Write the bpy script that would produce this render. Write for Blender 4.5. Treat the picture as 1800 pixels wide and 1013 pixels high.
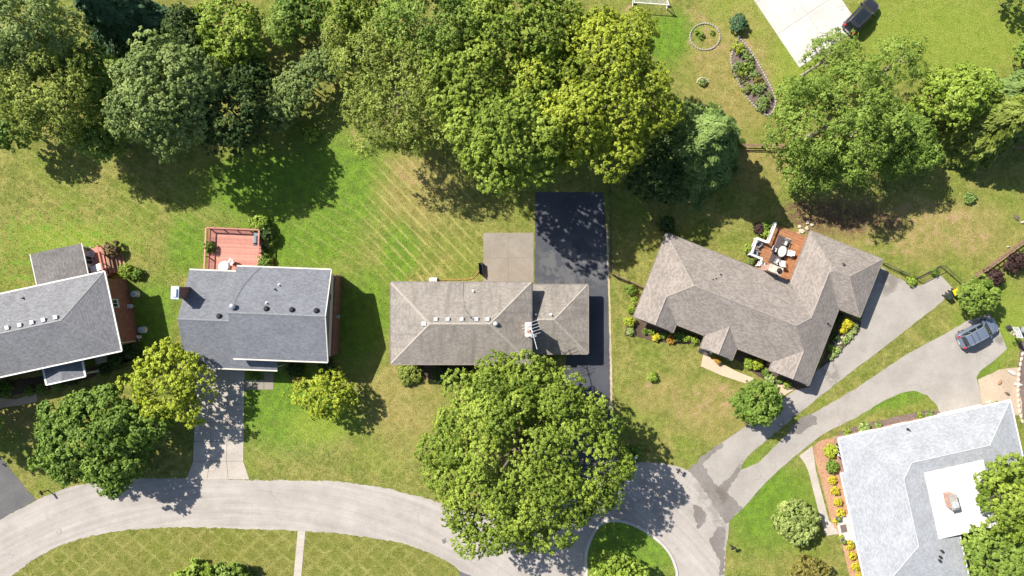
import bpy, bmesh, math, random
import numpy as np
from mathutils import Vector, Matrix
from math import radians as R, sin, cos, pi

# ------------------------------------------------------------------ camera, sky, sun, exposure
for o in list(bpy.data.objects): bpy.data.objects.remove(o)
scn = bpy.context.scene; col = scn.collection
CAM_H, PXM = 82.0, 15.0                       # drone height in metres, photo pixels per metre on the ground
cd = bpy.data.cameras.new('camera'); cam = bpy.data.objects.new('camera', cd); col.objects.link(cam)
cam.location = (0, 0, CAM_H); cd.sensor_width = 36; cd.lens = 36*CAM_H/120.0; cd.clip_start = 1; cd.clip_end = 2000
scn.camera = cam
SUN_DIR = Vector((0.813, -0.607, -1.0)).normalized()     # travel direction of the light
w = bpy.data.worlds.new('World'); scn.world = w; w.use_nodes = True
nt = w.node_tree; nt.nodes.clear()
sky = nt.nodes.new('ShaderNodeTexSky'); sky.sky_type = 'NISHITA'; sky.sun_disc = False
sky.sun_elevation = math.asin(-SUN_DIR.z); sky.sun_rotation = math.atan2(-SUN_DIR.x, -SUN_DIR.y)
bg = nt.nodes.new('ShaderNodeBackground'); bg.inputs['Strength'].default_value = 0.084
wo = nt.nodes.new('ShaderNodeOutputWorld')
nt.links.new(sky.outputs[0], bg.inputs[0]); nt.links.new(bg.outputs[0], wo.inputs[0])
sd = bpy.data.lights.new('sun', 'SUN'); sd.energy = 5.0; sd.angle = R(0.53); sd.color = (1.0, 0.945, 0.86)
sun = bpy.data.objects.new('sun', sd); col.objects.link(sun)
sun.rotation_euler = SUN_DIR.to_track_quat('-Z', 'Y').to_euler(); sun.location = (-60, 45, 75)
vs = scn.view_settings; vs.view_transform = 'Standard'; vs.look = 'None'; vs.gamma = 1; vs.exposure = 0.80
vs.use_curve_mapping = False
scn.render.engine = 'CYCLES'
scn.render.resolution_x = 1024; scn.render.resolution_y = 576

# ------------------------------------------------------------------ helpers
def P(px, py, h=0.0):
    f = (1 - h/CAM_H)/PXM
    return ((px-900)*f, (506.5-py)*f)
def tag(o, label=None, cat=None, group=None, kind=None):
    if label: o['label'] = label
    if cat: o['category'] = cat
    if group: o['group'] = group
    if kind: o['kind'] = kind
    return o
def thing(name, label, cat, loc=(0, 0, 0), rz=0.0, group=None):
    o = bpy.data.objects.new(name, None); col.objects.link(o); o.empty_display_size = .3
    o.location = loc; o.rotation_euler = (0, 0, rz)
    return tag(o, label, cat, group)
def link_mesh(name, me, mat, parent=None):
    if mat is not None and not me.materials: me.materials.append(mat)
    o = bpy.data.objects.new(name, me); col.objects.link(o)
    if parent is not None: o.parent = parent
    return o

class MB:
    def __init__(s): s.v = []; s.f = []; s.sm = []
    def add(s, vs, fs, M=None, smooth=False):
        n = len(s.v)
        for v in vs:
            v = Vector(v)
            s.v.append(tuple(M @ v) if M is not None else tuple(v))
        for f in fs: s.f.append([i+n for i in f]); s.sm.append(smooth)
        return s
    def box(s, x0, x1, y0, y1, z0, z1, M=None):
        vs = [(x0,y0,z0),(x1,y0,z0),(x1,y1,z0),(x0,y1,z0),(x0,y0,z1),(x1,y0,z1),(x1,y1,z1),(x0,y1,z1)]
        return s.add(vs, [(0,3,2,1),(4,5,6,7),(0,1,5,4),(1,2,6,5),(2,3,7,6),(3,0,4,7)], M)
    def cbox(s, c, d, rz=0, tilt=None):
        M = Matrix.Translation(c) @ Matrix.Rotation(rz, 4, 'Z')
        if tilt: M = M @ Matrix.Rotation(tilt[0], 4, tilt[1])
        return s.box(-d[0]/2, d[0]/2, -d[1]/2, d[1]/2, -d[2]/2, d[2]/2, M)
    def prism(s, pts, z0, z1):
        n = len(pts)
        vs = [(p[0], p[1], z0) for p in pts] + [(p[0], p[1], z1) for p in pts]
        fs = [list(range(n))[::-1], list(range(n, 2*n))] + [(i, (i+1) % n, (i+1) % n+n, i+n) for i in range(n)]
        return s.add(vs, fs)
    def tube(s, p, q, r0, r1=None, n=6, caps=True):
        p, q = Vector(p), Vector(q); r1 = r0 if r1 is None else r1
        d = (q-p)
        if d.length < 1e-6: return s
        d.normalize(); a = d.orthogonal().normalized(); b = d.cross(a)
        vs = [p + (a*cos(2*pi*i/n)+b*sin(2*pi*i/n))*r0 for i in range(n)] + [q + (a*cos(2*pi*i/n)+b*sin(2*pi*i/n))*r1 for i in range(n)]
        fs = [(i, (i+1) % n, (i+1) % n+n, i+n) for i in range(n)]
        s.add(vs, fs, None, True)
        if caps: s.add(vs, [list(range(n))[::-1], list(range(n, 2*n))])
        return s
    def path(s, pts, r, n=5):
        for a, b in zip(pts[:-1], pts[1:]): s.tube(a, b, r, r, n)
        return s
    def lathe(s, prof, c=(0, 0, 0), n=14, smooth=True):
        vs = []; c = Vector(c)
        for r, z in prof:
            for i in range(n): vs.append(c+Vector((r*cos(2*pi*i/n), r*sin(2*pi*i/n), z)))
        fs = []
        for k in range(len(prof)-1):
            for i in range(n): fs.append((k*n+i, k*n+(i+1) % n, (k+1)*n+(i+1) % n, (k+1)*n+i))
        s.add(vs, fs, None, smooth)
        return s.add(vs, [list(range(n))[::-1], [len(vs)-n+i for i in range(n)]])
    def rock(s, c, d, rng, rz=0):
        bm = bmesh.new(); bmesh.ops.create_icosphere(bm, subdivisions=1, radius=1)
        vs = []
        for v in bm.verts:
            k = 1+rng.uniform(-.22, .22)
            x, y, z = v.co.x*d[0]/2*k, v.co.y*d[1]/2*k, max(v.co.z*k, -.5)*d[2]/2
            vs.append((c[0]+x*cos(rz)-y*sin(rz), c[1]+x*sin(rz)+y*cos(rz), c[2]+z))
        fs = [[v.index for v in f.verts] for f in bm.faces]; bm.free()
        return s.add(vs, fs)
    def build(s, name, mat, parent=None, bevel=0, uv=True, kind=None):
        me = bpy.data.meshes.new(name); me.from_pydata(s.v, [], s.f); me.update()
        bm = bmesh.new(); bm.from_mesh(me)
        bmesh.ops.recalc_face_normals(bm, faces=bm.faces)
        if bevel: bmesh.ops.bevel(bm, geom=list(bm.edges), offset=bevel, segments=1, affect='EDGES', profile=.6)
        if uv:
            L = bm.loops.layers.uv.new('uv'); up = Vector((0, 0, 1))
            for f in bm.faces:
                n = f.normal
                u = up.cross(n)
                u = Vector((1, 0, 0)) if u.length < .02 else u.normalized()
                v = n.cross(u)
                for l in f.loops: l[L].uv = (l.vert.co.dot(u), l.vert.co.dot(v))
        bm.to_mesh(me); bm.free()
        if not bevel:
            me.polygons.foreach_set('use_smooth', s.sm)
        o = link_mesh(name, me, mat, parent)
        if kind: o['kind'] = kind
        return o

def rough(pts, rng, step=.45, amp=.05, closed=True):
    out = []; n = len(pts)
    for i in range(n if closed else n-1):
        a, b = Vector(pts[i]).to_2d(), Vector(pts[(i+1) % n]).to_2d()
        d = (b-a); L = d.length
        if L < 1e-6: continue
        k = max(1, int(L/step)); nn = Vector((-d.y, d.x))/L
        for j in range(k):
            q = a+d*(j/k)
            if j: q = q+nn*rng.uniform(-amp, amp)
            out.append((q.x, q.y))
    return out
def smooth_path(pts, k=6, closed=False):
    # Catmull-Rom through pixel points
    n = len(pts); out = []
    for i in range(n if closed else n-1):
        g = lambda j: np.array(pts[j % n] if closed else pts[min(max(j, 0), n-1)], float)
        p0, p1, p2, p3 = g(i-1), g(i), g(i+1), g(i+2)
        for t in np.linspace(0, 1, k, endpoint=False):
            out.append(tuple(.5*((2*p1)+(-p0+p2)*t+(2*p0-5*p1+4*p2-p3)*t*t+(-p0+3*p1-3*p2+p3)*t**3)))
    if not closed: out.append(tuple(pts[-1]))
    return out

# ------------------------------------------------------------------ materials
class NT:
    def __init__(s, m): s.m = m; s.t = m.node_tree; s.n = s.t.nodes; s.l = s.t.links
    def node(s, typ, **kw):
        x = s.n.new(typ)
        for k, v in kw.items(): setattr(x, k, v)
        return x
    def put(s, sock, val):
        if isinstance(val, bpy.types.NodeSocket): s.l.new(val, sock)
        elif val is not None:
            if isinstance(val, (tuple, list)) and len(val) == 3 and sock.type == 'RGBA': val = (*val, 1)
            sock.default_value = val
    def math(s, op, a, b=None, c=None, clamp=False):
        x = s.node('ShaderNodeMath', operation=op, use_clamp=clamp)
        s.put(x.inputs[0], a); s.put(x.inputs[1], b)
        if c is not None: s.put(x.inputs[2], c)
        return x.outputs[0]
    def mix(s, f, a, b, mode='MIX'):
        x = s.node('ShaderNodeMix', data_type='RGBA', blend_type=mode)
        s.put(x.inputs[0], f); s.put(x.inputs[6], a); s.put(x.inputs[7], b)
        return x.outputs[2]
    def noise(s, vec, scale, detail=3, rough=.55):
        x = s.node('ShaderNodeTexNoise'); x.inputs['Scale'].default_value = scale
        x.inputs['Detail'].default_value = detail; x.inputs['Roughness'].default_value = rough
        if vec is not None: s.l.new(vec, x.inputs['Vector'])
        return x.outputs[0]
    def ramp(s, v, a, b, lo=0., hi=1.):
        x = s.node('ShaderNodeMapRange', interpolation_type='SMOOTHSTEP')
        s.put(x.inputs[0], v); x.inputs[1].default_value = a; x.inputs[2].default_value = b
        x.inputs[3].default_value = lo; x.inputs[4].default_value = hi
        return x.outputs[0]
    def pos(s): return s.node('ShaderNodeNewGeometry').outputs['Position']
    def obj(s): return s.node('ShaderNodeTexCoord').outputs['Object']
    def uv(s): return s.node('ShaderNodeTexCoord').outputs['UV']
    def bump(s, h, strength=.3, dist=.02):
        x = s.node('ShaderNodeBump'); x.inputs['Strength'].default_value = strength; x.inputs['Distance'].default_value = dist
        s.l.new(h, x.inputs['Height']); return x.outputs[0]
def mat(name):
    m = bpy.data.materials.new(name); m.use_nodes = True
    t = NT(m); return m, t, t.n['Principled BSDF']
MATS = {}
def plain(name, c, rough=.7, metal=0., spec=.4, var=.18, scale=6., trans=0., coat=0.):
    if name in MATS: return MATS[name]
    m, t, b = mat(name)
    n = t.noise(t.obj(), scale, 4); f = t.ramp(n, .3, .7)
    b.inputs['Base Color'].default_value = (*c, 1)
    t.put(b.inputs['Base Color'], t.mix(f, tuple(x*(1-var) for x in c), tuple(min(1, x*(1+var)) for x in c)))
    b.inputs['Roughness'].default_value = rough; b.inputs['Metallic'].default_value = metal
    b.inputs['Specular IOR Level'].default_value = spec
    if coat: b.inputs['Coat Weight'].default_value = coat; b.inputs['Coat Roughness'].default_value = .08
    MATS[name] = m; return m

def blob(t, p, px, py, rx, ry=None, ang=0, soft=.5):
    """soft round patch on the ground at a photo pixel; radius in pixels"""
    ry = ry or rx; x, y = P(px, py)
    mp = t.node('ShaderNodeMapping', vector_type='TEXTURE')
    mp.inputs['Location'].default_value = (x, y, 0); mp.inputs['Rotation'].default_value = (0, 0, -ang)
    mp.inputs['Scale'].default_value = (rx/PXM, ry/PXM, 1000)
    t.l.new(p, mp.inputs['Vector'])
    ln = t.node('ShaderNodeVectorMath', operation='LENGTH'); t.l.new(mp.outputs[0], ln.inputs[0])
    return t.ramp(ln.outputs['Value'], 1+soft, 1-soft)
def warped(t, scale=.25, amt=2.2):
    p = t.pos()
    x = t.node('ShaderNodeTexNoise'); x.inputs['Scale'].default_value = scale; x.inputs['Detail'].default_value = 3
    t.l.new(p, x.inputs['Vector'])
    a = t.node('ShaderNodeVectorMath', operation='SUBTRACT'); t.l.new(x.outputs['Color'], a.inputs[0]); a.inputs[1].default_value = (.5, .5, .5)
    b = t.node('ShaderNodeVectorMath', operation='SCALE'); t.l.new(a.outputs[0], b.inputs[0]); b.inputs['Scale'].default_value = amt
    c = t.node('ShaderNodeVectorMath', operation='ADD'); t.l.new(p, c.inputs[0]); t.l.new(b.outputs[0], c.inputs[1])
    return p, c.outputs[0]
def total(t, items):
    out = None
    for v in items: out = v if out is None else t.math('MAXIMUM', out, v)
    return out

def grass_material():
    m, t, b = mat('lawn_grass')
    p, wp = warped(t, .22, 3.2)
    fine = t.noise(p, 7.5, 5, .75); mid = t.noise(p, 1.1, 4, .6); big = t.noise(p, .16, 4, .6); med = t.noise(p, .42, 4, .62)
    lush = (.088, .182, .018); lush2 = (.165, .275, .030)
    olive = (.165, .190, .040); straw = (.345, .290, .105); dirt = (.40, .275, .150); bright = (.200, .272, .036)
    base = t.mix(t.ramp(med, .36, .62), olive, (.258, .248, .072))
    base = t.mix(t.math('MULTIPLY', t.ramp(t.noise(p, 2.3, 5, .7), .48, .66), .6), base, straw)
    base = t.mix(t.math('MULTIPLY', t.ramp(t.noise(wp, .75, 4, .65), .5, .68), .55), base, (.110, .150, .026))
    base = t.mix(t.math('MULTIPLY', t.ramp(big, .46, .62), .5), base, (.172, .232, .034))
    base = t.mix(1., base, t.mix(t.ramp(t.noise(p, 1.5, 4, .7), .32, .68), (.78, .80, .74), (1.2, 1.18, 1.2)), 'MULTIPLY')
    # greener ground
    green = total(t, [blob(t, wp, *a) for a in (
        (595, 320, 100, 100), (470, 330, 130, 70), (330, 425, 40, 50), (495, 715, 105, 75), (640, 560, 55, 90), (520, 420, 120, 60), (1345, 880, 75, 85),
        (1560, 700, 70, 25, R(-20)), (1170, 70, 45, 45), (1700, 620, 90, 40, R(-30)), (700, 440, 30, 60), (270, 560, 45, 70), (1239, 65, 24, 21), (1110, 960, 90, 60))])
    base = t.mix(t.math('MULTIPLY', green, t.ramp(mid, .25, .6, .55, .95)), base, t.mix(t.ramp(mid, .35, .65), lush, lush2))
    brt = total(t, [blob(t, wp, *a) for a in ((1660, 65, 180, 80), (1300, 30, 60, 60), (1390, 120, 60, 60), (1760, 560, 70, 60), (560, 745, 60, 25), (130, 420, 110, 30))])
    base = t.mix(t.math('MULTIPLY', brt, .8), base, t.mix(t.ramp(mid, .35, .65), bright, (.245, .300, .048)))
    dry = total(t, [blob(t, wp, *a) for a in ((1660, 400, 120, 55), (1285, 130, 70, 120), (1265, 720, 75, 50), (1160, 690, 45, 35), (735, 330, 70, 60),
        (705, 700, 60, 90), (30, 700, 60, 60), (1475, 395, 70, 45), (1335, 290, 60, 40))])
    base = t.mix(t.math('MULTIPLY', dry, t.ramp(med, .28, .58, .4, 1.)), base, t.mix(t.ramp(mid, .3, .7), (.235, .205, .062), straw))
    bare = total(t, [blob(t, wp, *a) for a in ((1225, 45, 24), (1214, 75, 14), (1262, 85, 14), (1240, 100, 12), (1147, 668, 13), (1410, 395, 22), (1105, 8, 10), (1175, 22, 9), (1310, 75, 14), (1302, 262, 14),
        (1500, 380, 50, 30), (1340, 400, 12), (640, 222, 20), (1640, 385, 80, 28), (1565, 432, 60, 16), (1700, 420, 50, 20), (1250, 705, 70, 30), (1330, 130, 16, 40), (700, 205, 60, 25), (730, 300, 50, 20))])
    base = t.mix(t.math('MULTIPLY', bare, t.ramp(t.noise(p, .9, 4, .65), .46, .66)), base, dirt)
    litter = total(t, [blob(t, wp, *a) for a in ((1478, 382, 72, 30), (1405, 375, 30, 18), (1560, 395, 30, 14))])
    base = t.mix(t.math('MULTIPLY', litter, t.ramp(t.noise(p, 1.4, 4, .7), .36, .52)), base, (.17, .105, .062))
    clover = total(t, [blob(t, wp, *a) for a in ((110, 420, 130, 60), (40, 470, 60, 40), (560, 300, 60, 40))])
    base = t.mix(t.math('MULTIPLY', clover, t.ramp(t.noise(p, 1.2, 3, .6), .52, .58, 0., .8)), base, (.165, .275, .036))
    # mown lines: pale straw where the mower laid the blades over
    sep = t.node('ShaderNodeSeparateXYZ'); t.l.new(p, sep.inputs[0])
    wob = t.math('MULTIPLY', t.math('SUBTRACT', t.noise(p, .5, 3), .5), .34)
    def lines(a, b_, spacing, width, ph=0.):
        d = t.math('ADD', t.math('MULTIPLY', sep.outputs[0], a), t.math('MULTIPLY', sep.outputs[1], b_))
        d = t.math('ADD', t.math('DIVIDE', t.math('ADD', d, wob), spacing), ph)
        fr = t.math('ABSOLUTE', t.math('SUBTRACT', t.math('FRACT', d), .5))
        return t.ramp(fr, width, 0.)
    d1 = lines(.72, .69, 1.06, .22); d2 = lines(.66, -.75, 1.62, .22); d3 = lines(.64, .77, 1.62, .22); d4 = lines(.52, .85, 1.25, .2)
    back = total(t, [blob(t, p, 745, 385, 110, 125, 0, .3)])
    lft = total(t, [blob(t, p, 200, 370, 190, 90, 0, .3), blob(t, p, 600, 420, 90, 80, 0, .3)])
    isl = total(t, [blob(t, p, 420, 1010, 430, 85, 0, .1)])
    front = total(t, [blob(t, p, 700, 740, 60, 120, 0, .4), blob(t, p, 520, 790, 100, 40, 0, .4)])
    brk = t.ramp(t.noise(p, .8, 3, .6), .32, .6, .25, 1.)
    ln = t.math('MULTIPLY', t.math('MULTIPLY', d1, back), 1.35)
    ln = t.math('MAXIMUM', ln, t.math('MULTIPLY', t.math('MULTIPLY', d4, lft), .5))
    cross = t.math('MAXIMUM', d2, d3)
    ln = t.math('MAXIMUM', ln, t.math('MULTIPLY', t.math('MULTIPLY', cross, isl), t.ramp(t.noise(p, .35, 3, .6), .3, .65, .35, .85)))
    ln = t.math('MAXIMUM', ln, t.math('MULTIPLY', t.math('MULTIPLY', t.math('MAXIMUM', d2, d1), front), .45))
    base = t.mix(t.math('MULTIPLY', isl, .5), base, (.165, .168, .036))
    base = t.mix(t.math('MULTIPLY', t.math('MULTIPLY', ln, brk), t.ramp(fine, .3, .7, .4, .72)), base, (.40, .37, .130))
    # blade level speckle
    base = t.mix(t.ramp(fine, .3, .72), t.mix(1., base, (.52, .56, .5), 'MULTIPLY'), t.mix(1., base, (1.38, 1.34, 1.3), 'MULTIPLY'))
    t.put(b.inputs['Base Color'], base)
    b.inputs['Roughness'].default_value = .9; b.inputs['Specular IOR Level'].default_value = .15
    h = t.math('ADD', t.noise(p, 14, 3, .7), t.math('MULTIPLY', mid, .8))
    t.put(b.inputs['Normal'], t.bump(h, .9, .09))
    return m
def paving(name, c1, c2, stain=None, stains=(), crack=0., rough_=.9, speck=.12, tracks=0.):
    m, t, b = mat(name)
    p, wp = warped(t, .5, 1.3)
    base = t.mix(t.ramp(t.noise(p, .35, 5, .6), .32, .68), c1, c2)
    g = t.noise(p, 9, 4, .75)
    base = t.mix(1., base, t.mix(t.ramp(g, .3, .7), (1-speck,)*3, (1+speck,)*3), 'MULTIPLY')
    sc = t.ramp(t.noise(p, 1.6, 5, .7), .52, .75)
    base = t.mix(t.math('MULTIPLY', sc, .28), base, tuple(x*.66 for x in c1))
    if tracks:                                # worn wheel lanes that follow the bend of the street
        sx = t.node('ShaderNodeSeparateXYZ'); t.l.new(p, sx.inputs[0])
        dd = t.node('ShaderNodeVectorMath', operation='DISTANCE'); t.l.new(p, dd.inputs[0]); dd.inputs[1].default_value = (*P(415, 1700), 0)
        cv = t.node('ShaderNodeCombineXYZ'); t.put(cv.inputs[0], t.math('MULTIPLY', dd.outputs['Value'], 1.7)); t.put(cv.inputs[1], t.math('MULTIPLY', sx.outputs[0], .07))
        base = t.mix(1., base, t.mix(t.ramp(t.noise(cv.outputs[0], 1., 5, .6), .3, .7), (1-tracks,)*3, (1+tracks,)*3), 'MULTIPLY')
    if crack:
        v = t.node('ShaderNodeTexVoronoi', feature='DISTANCE_TO_EDGE'); v.inputs['Scale'].default_value = .28
        t.l.new(wp, v.inputs['Vector'])
        k = t.math('MULTIPLY', t.ramp(v.outputs['Distance'], .007, 0.), t.ramp(t.noise(p, .3, 2), .47, .6))
        base = t.mix(t.math('MULTIPLY', k, crack), base, tuple(x*.35 for x in c1))
    for s in stains:
        k = t.math('MULTIPLY', blob(t, wp, *s[:5]), t.ramp(t.noise(p, s[5], 5, .65), .44, .54))
        base = t.mix(t.math('MULTIPLY', k, s[6]), base, stain)
    t.put(b.inputs['Base Color'], base); b.inputs['Roughness'].default_value = rough_
    b.inputs['Specular IOR Level'].default_value = .25
    t.put(b.inputs['Normal'], t.bump(g, .35, .012))
    return m
def shingle(name, c1, c2, streak=0., streakc=(.05, .05, .05), spread=.10):
    m, t, b = mat(name); uv = t.uv()
    br = t.node('ShaderNodeTexBrick'); br.offset = .5
    br.inputs['Color1'].default_value = (*[x*(1-spread) for x in c1], 1); br.inputs['Color2'].default_value = (*[x*(1+spread) for x in c2], 1)
    br.inputs['Mortar'].default_value = (*[x*.55 for x in c1], 1)
    for k, v in (('Scale', 1.), ('Mortar Size', .008), ('Mortar Smooth', .4), ('Bias', 0.), ('Brick Width', .30), ('Row Height', .15)): br.inputs[k].default_value = v
    t.l.new(uv, br.inputs['Vector'])
    c = br.outputs['Color']
    n = t.noise(uv, 3.2, 4, .7)
    c = t.mix(1., c, t.mix(t.ramp(n, .3, .7), (.93,)*3, (1.07,)*3), 'MULTIPLY')
    c = t.mix(1., c, t.mix(t.ramp(t.noise(uv, .45, 4, .6), .3, .7), (.92,)*3, (1.07,)*3), 'MULTIPLY')
    gr = t.noise(uv, 14, 2, .6)
    c = t.mix(1., c, t.mix(t.ramp(gr, .3, .7), (.90,)*3, (1.10,)*3), 'MULTIPLY')
    if streak:
        mp = t.node('ShaderNodeMapping'); mp.inputs['Scale'].default_value = (1.1, .22, 1); t.l.new(uv, mp.inputs['Vector'])
        k = t.math('MULTIPLY', t.ramp(t.noise(mp.outputs[0], 1., 5, .65), .42, .72), streak)
        c = t.mix(k, c, streakc)
    t.put(b.inputs['Base Color'], c); b.inputs['Roughness'].default_value = .92; b.inputs['Specular IOR Level'].default_value = .2
    sv = t.node('ShaderNodeSeparateXYZ'); t.l.new(uv, sv.inputs[0])
    saw = t.math('SUBTRACT', 1., t.math('FRACT', t.math('DIVIDE', sv.outputs[1], .15)))
    t.put(b.inputs['Normal'], t.bump(t.math('ADD', saw, t.math('MULTIPLY', gr, .8)), .55, .02))
    return m
def brick(name, c1, c2, mortar=(.34, .31, .28)):
    m, t, b = mat(name); uv = t.uv()
    br = t.node('ShaderNodeTexBrick'); br.offset = .5
    br.inputs['Color1'].default_value = (*c1, 1); br.inputs['Color2'].default_value = (*c2, 1); br.inputs['Mortar'].default_value = (*mortar, 1)
    for k, v in (('Scale', 1.), ('Mortar Size', .012), ('Bias', 0.), ('Brick Width', .23), ('Row Height', .08)): br.inputs[k].default_value = v
    t.l.new(uv, br.inputs['Vector'])
    c = t.mix(1., br.outputs['Color'], t.mix(t.ramp(t.noise(uv, 2, 4), .3, .7), (.8,)*3, (1.2,)*3), 'MULTIPLY')
    t.put(b.inputs['Base Color'], c); b.inputs['Roughness'].default_value = .9
    t.put(b.inputs['Normal'], t.bump(br.outputs['Fac'], -.4, .01))
    return m
def boards(name, c, pitch=.0, var=.2):
    m, t, b = mat(name)
    o = t.obj(); oi = t.node('ShaderNodeObjectInfo').outputs['Random']
    mp = t.node('ShaderNodeMapping'); mp.inputs['Scale'].default_value = (1, 1, 1); t.l.new(o, mp.inputs['Vector'])
    n = t.noise(mp.outputs[0], 2.2, 5, .7)
    col_ = t.mix(t.ramp(n, .3, .7), tuple(x*(1-var) for x in c), tuple(x*(1+var) for x in c))
    col_ = t.mix(1., col_, t.mix(oi, (.82,)*3, (1.16,)*3), 'MULTIPLY')
    t.put(b.inputs['Base Color'], col_); b.inputs['Roughness'].default_value = .75; b.inputs['Specular IOR Level'].default_value = .25
    return m
FOL = {}
def foliage(key, a, b_, trans=.2):
    m, t, b = mat('foliage_'+key)
    at = t.node('ShaderNodeAttribute', attribute_name='tint').outputs['Fac']
    c = t.mix(at, a, b_)
    t.put(b.inputs['Base Color'], c); b.inputs['Roughness'].default_value = .55; b.inputs['Specular IOR Level'].default_value = .22
    tr = t.node('ShaderNodeBsdfTranslucent'); t.put(tr.inputs['Color'], t.mix(1., c, (1.15, 1.25, .55), 'MULTIPLY'))
    mx = t.node('ShaderNodeMixShader'); mx.inputs[0].default_value = trans
    t.l.new(b.outputs[0], mx.inputs[1]); t.l.new(tr.outputs[0], mx.inputs[2])
    t.l.new(mx.outputs[0], t.n['Material Output'].inputs['Surface'])
    FOL[key] = m
for k, a, b_ in (
    ('goldmaple', (.115, .165, .012), (.400, .455, .045)), ('maple', (.098, .160, .014), (.318, .400, .058)), ('lime', (.140, .220, .018), (.350, .450, .070)), ('yellow', (.205, .265, .014), (.44, .50, .055)),
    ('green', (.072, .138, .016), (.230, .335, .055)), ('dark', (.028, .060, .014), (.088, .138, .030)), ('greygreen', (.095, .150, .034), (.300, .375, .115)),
    ('spruce', (.045, .105, .045), (.130, .220, .105)), ('bluegreen', (.072, .135, .030), (.275, .375, .100)), ('olive', (.110, .150, .020), (.325, .385, .075)),
    ('locust', (.098, .165, .020), (.275, .370, .066)), ('gold', (.40, .36, .015), (.64, .59, .045)), ('purple', (.03, .016, .016), (.085, .048, .04)),
    ('variegated', (.12, .18, .03), (.44, .50, .16)), ('rust', (.16, .13, .03), (.28, .26, .06)), ('hosta', (.16, .25, .05), (.42, .50, .19)), ('orange', (.36, .19, .03), (.52, .32, .05)),
    ('brown', (.12, .09, .04), (.26, .19, .08))):
    foliage(k, a, b_)

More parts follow.
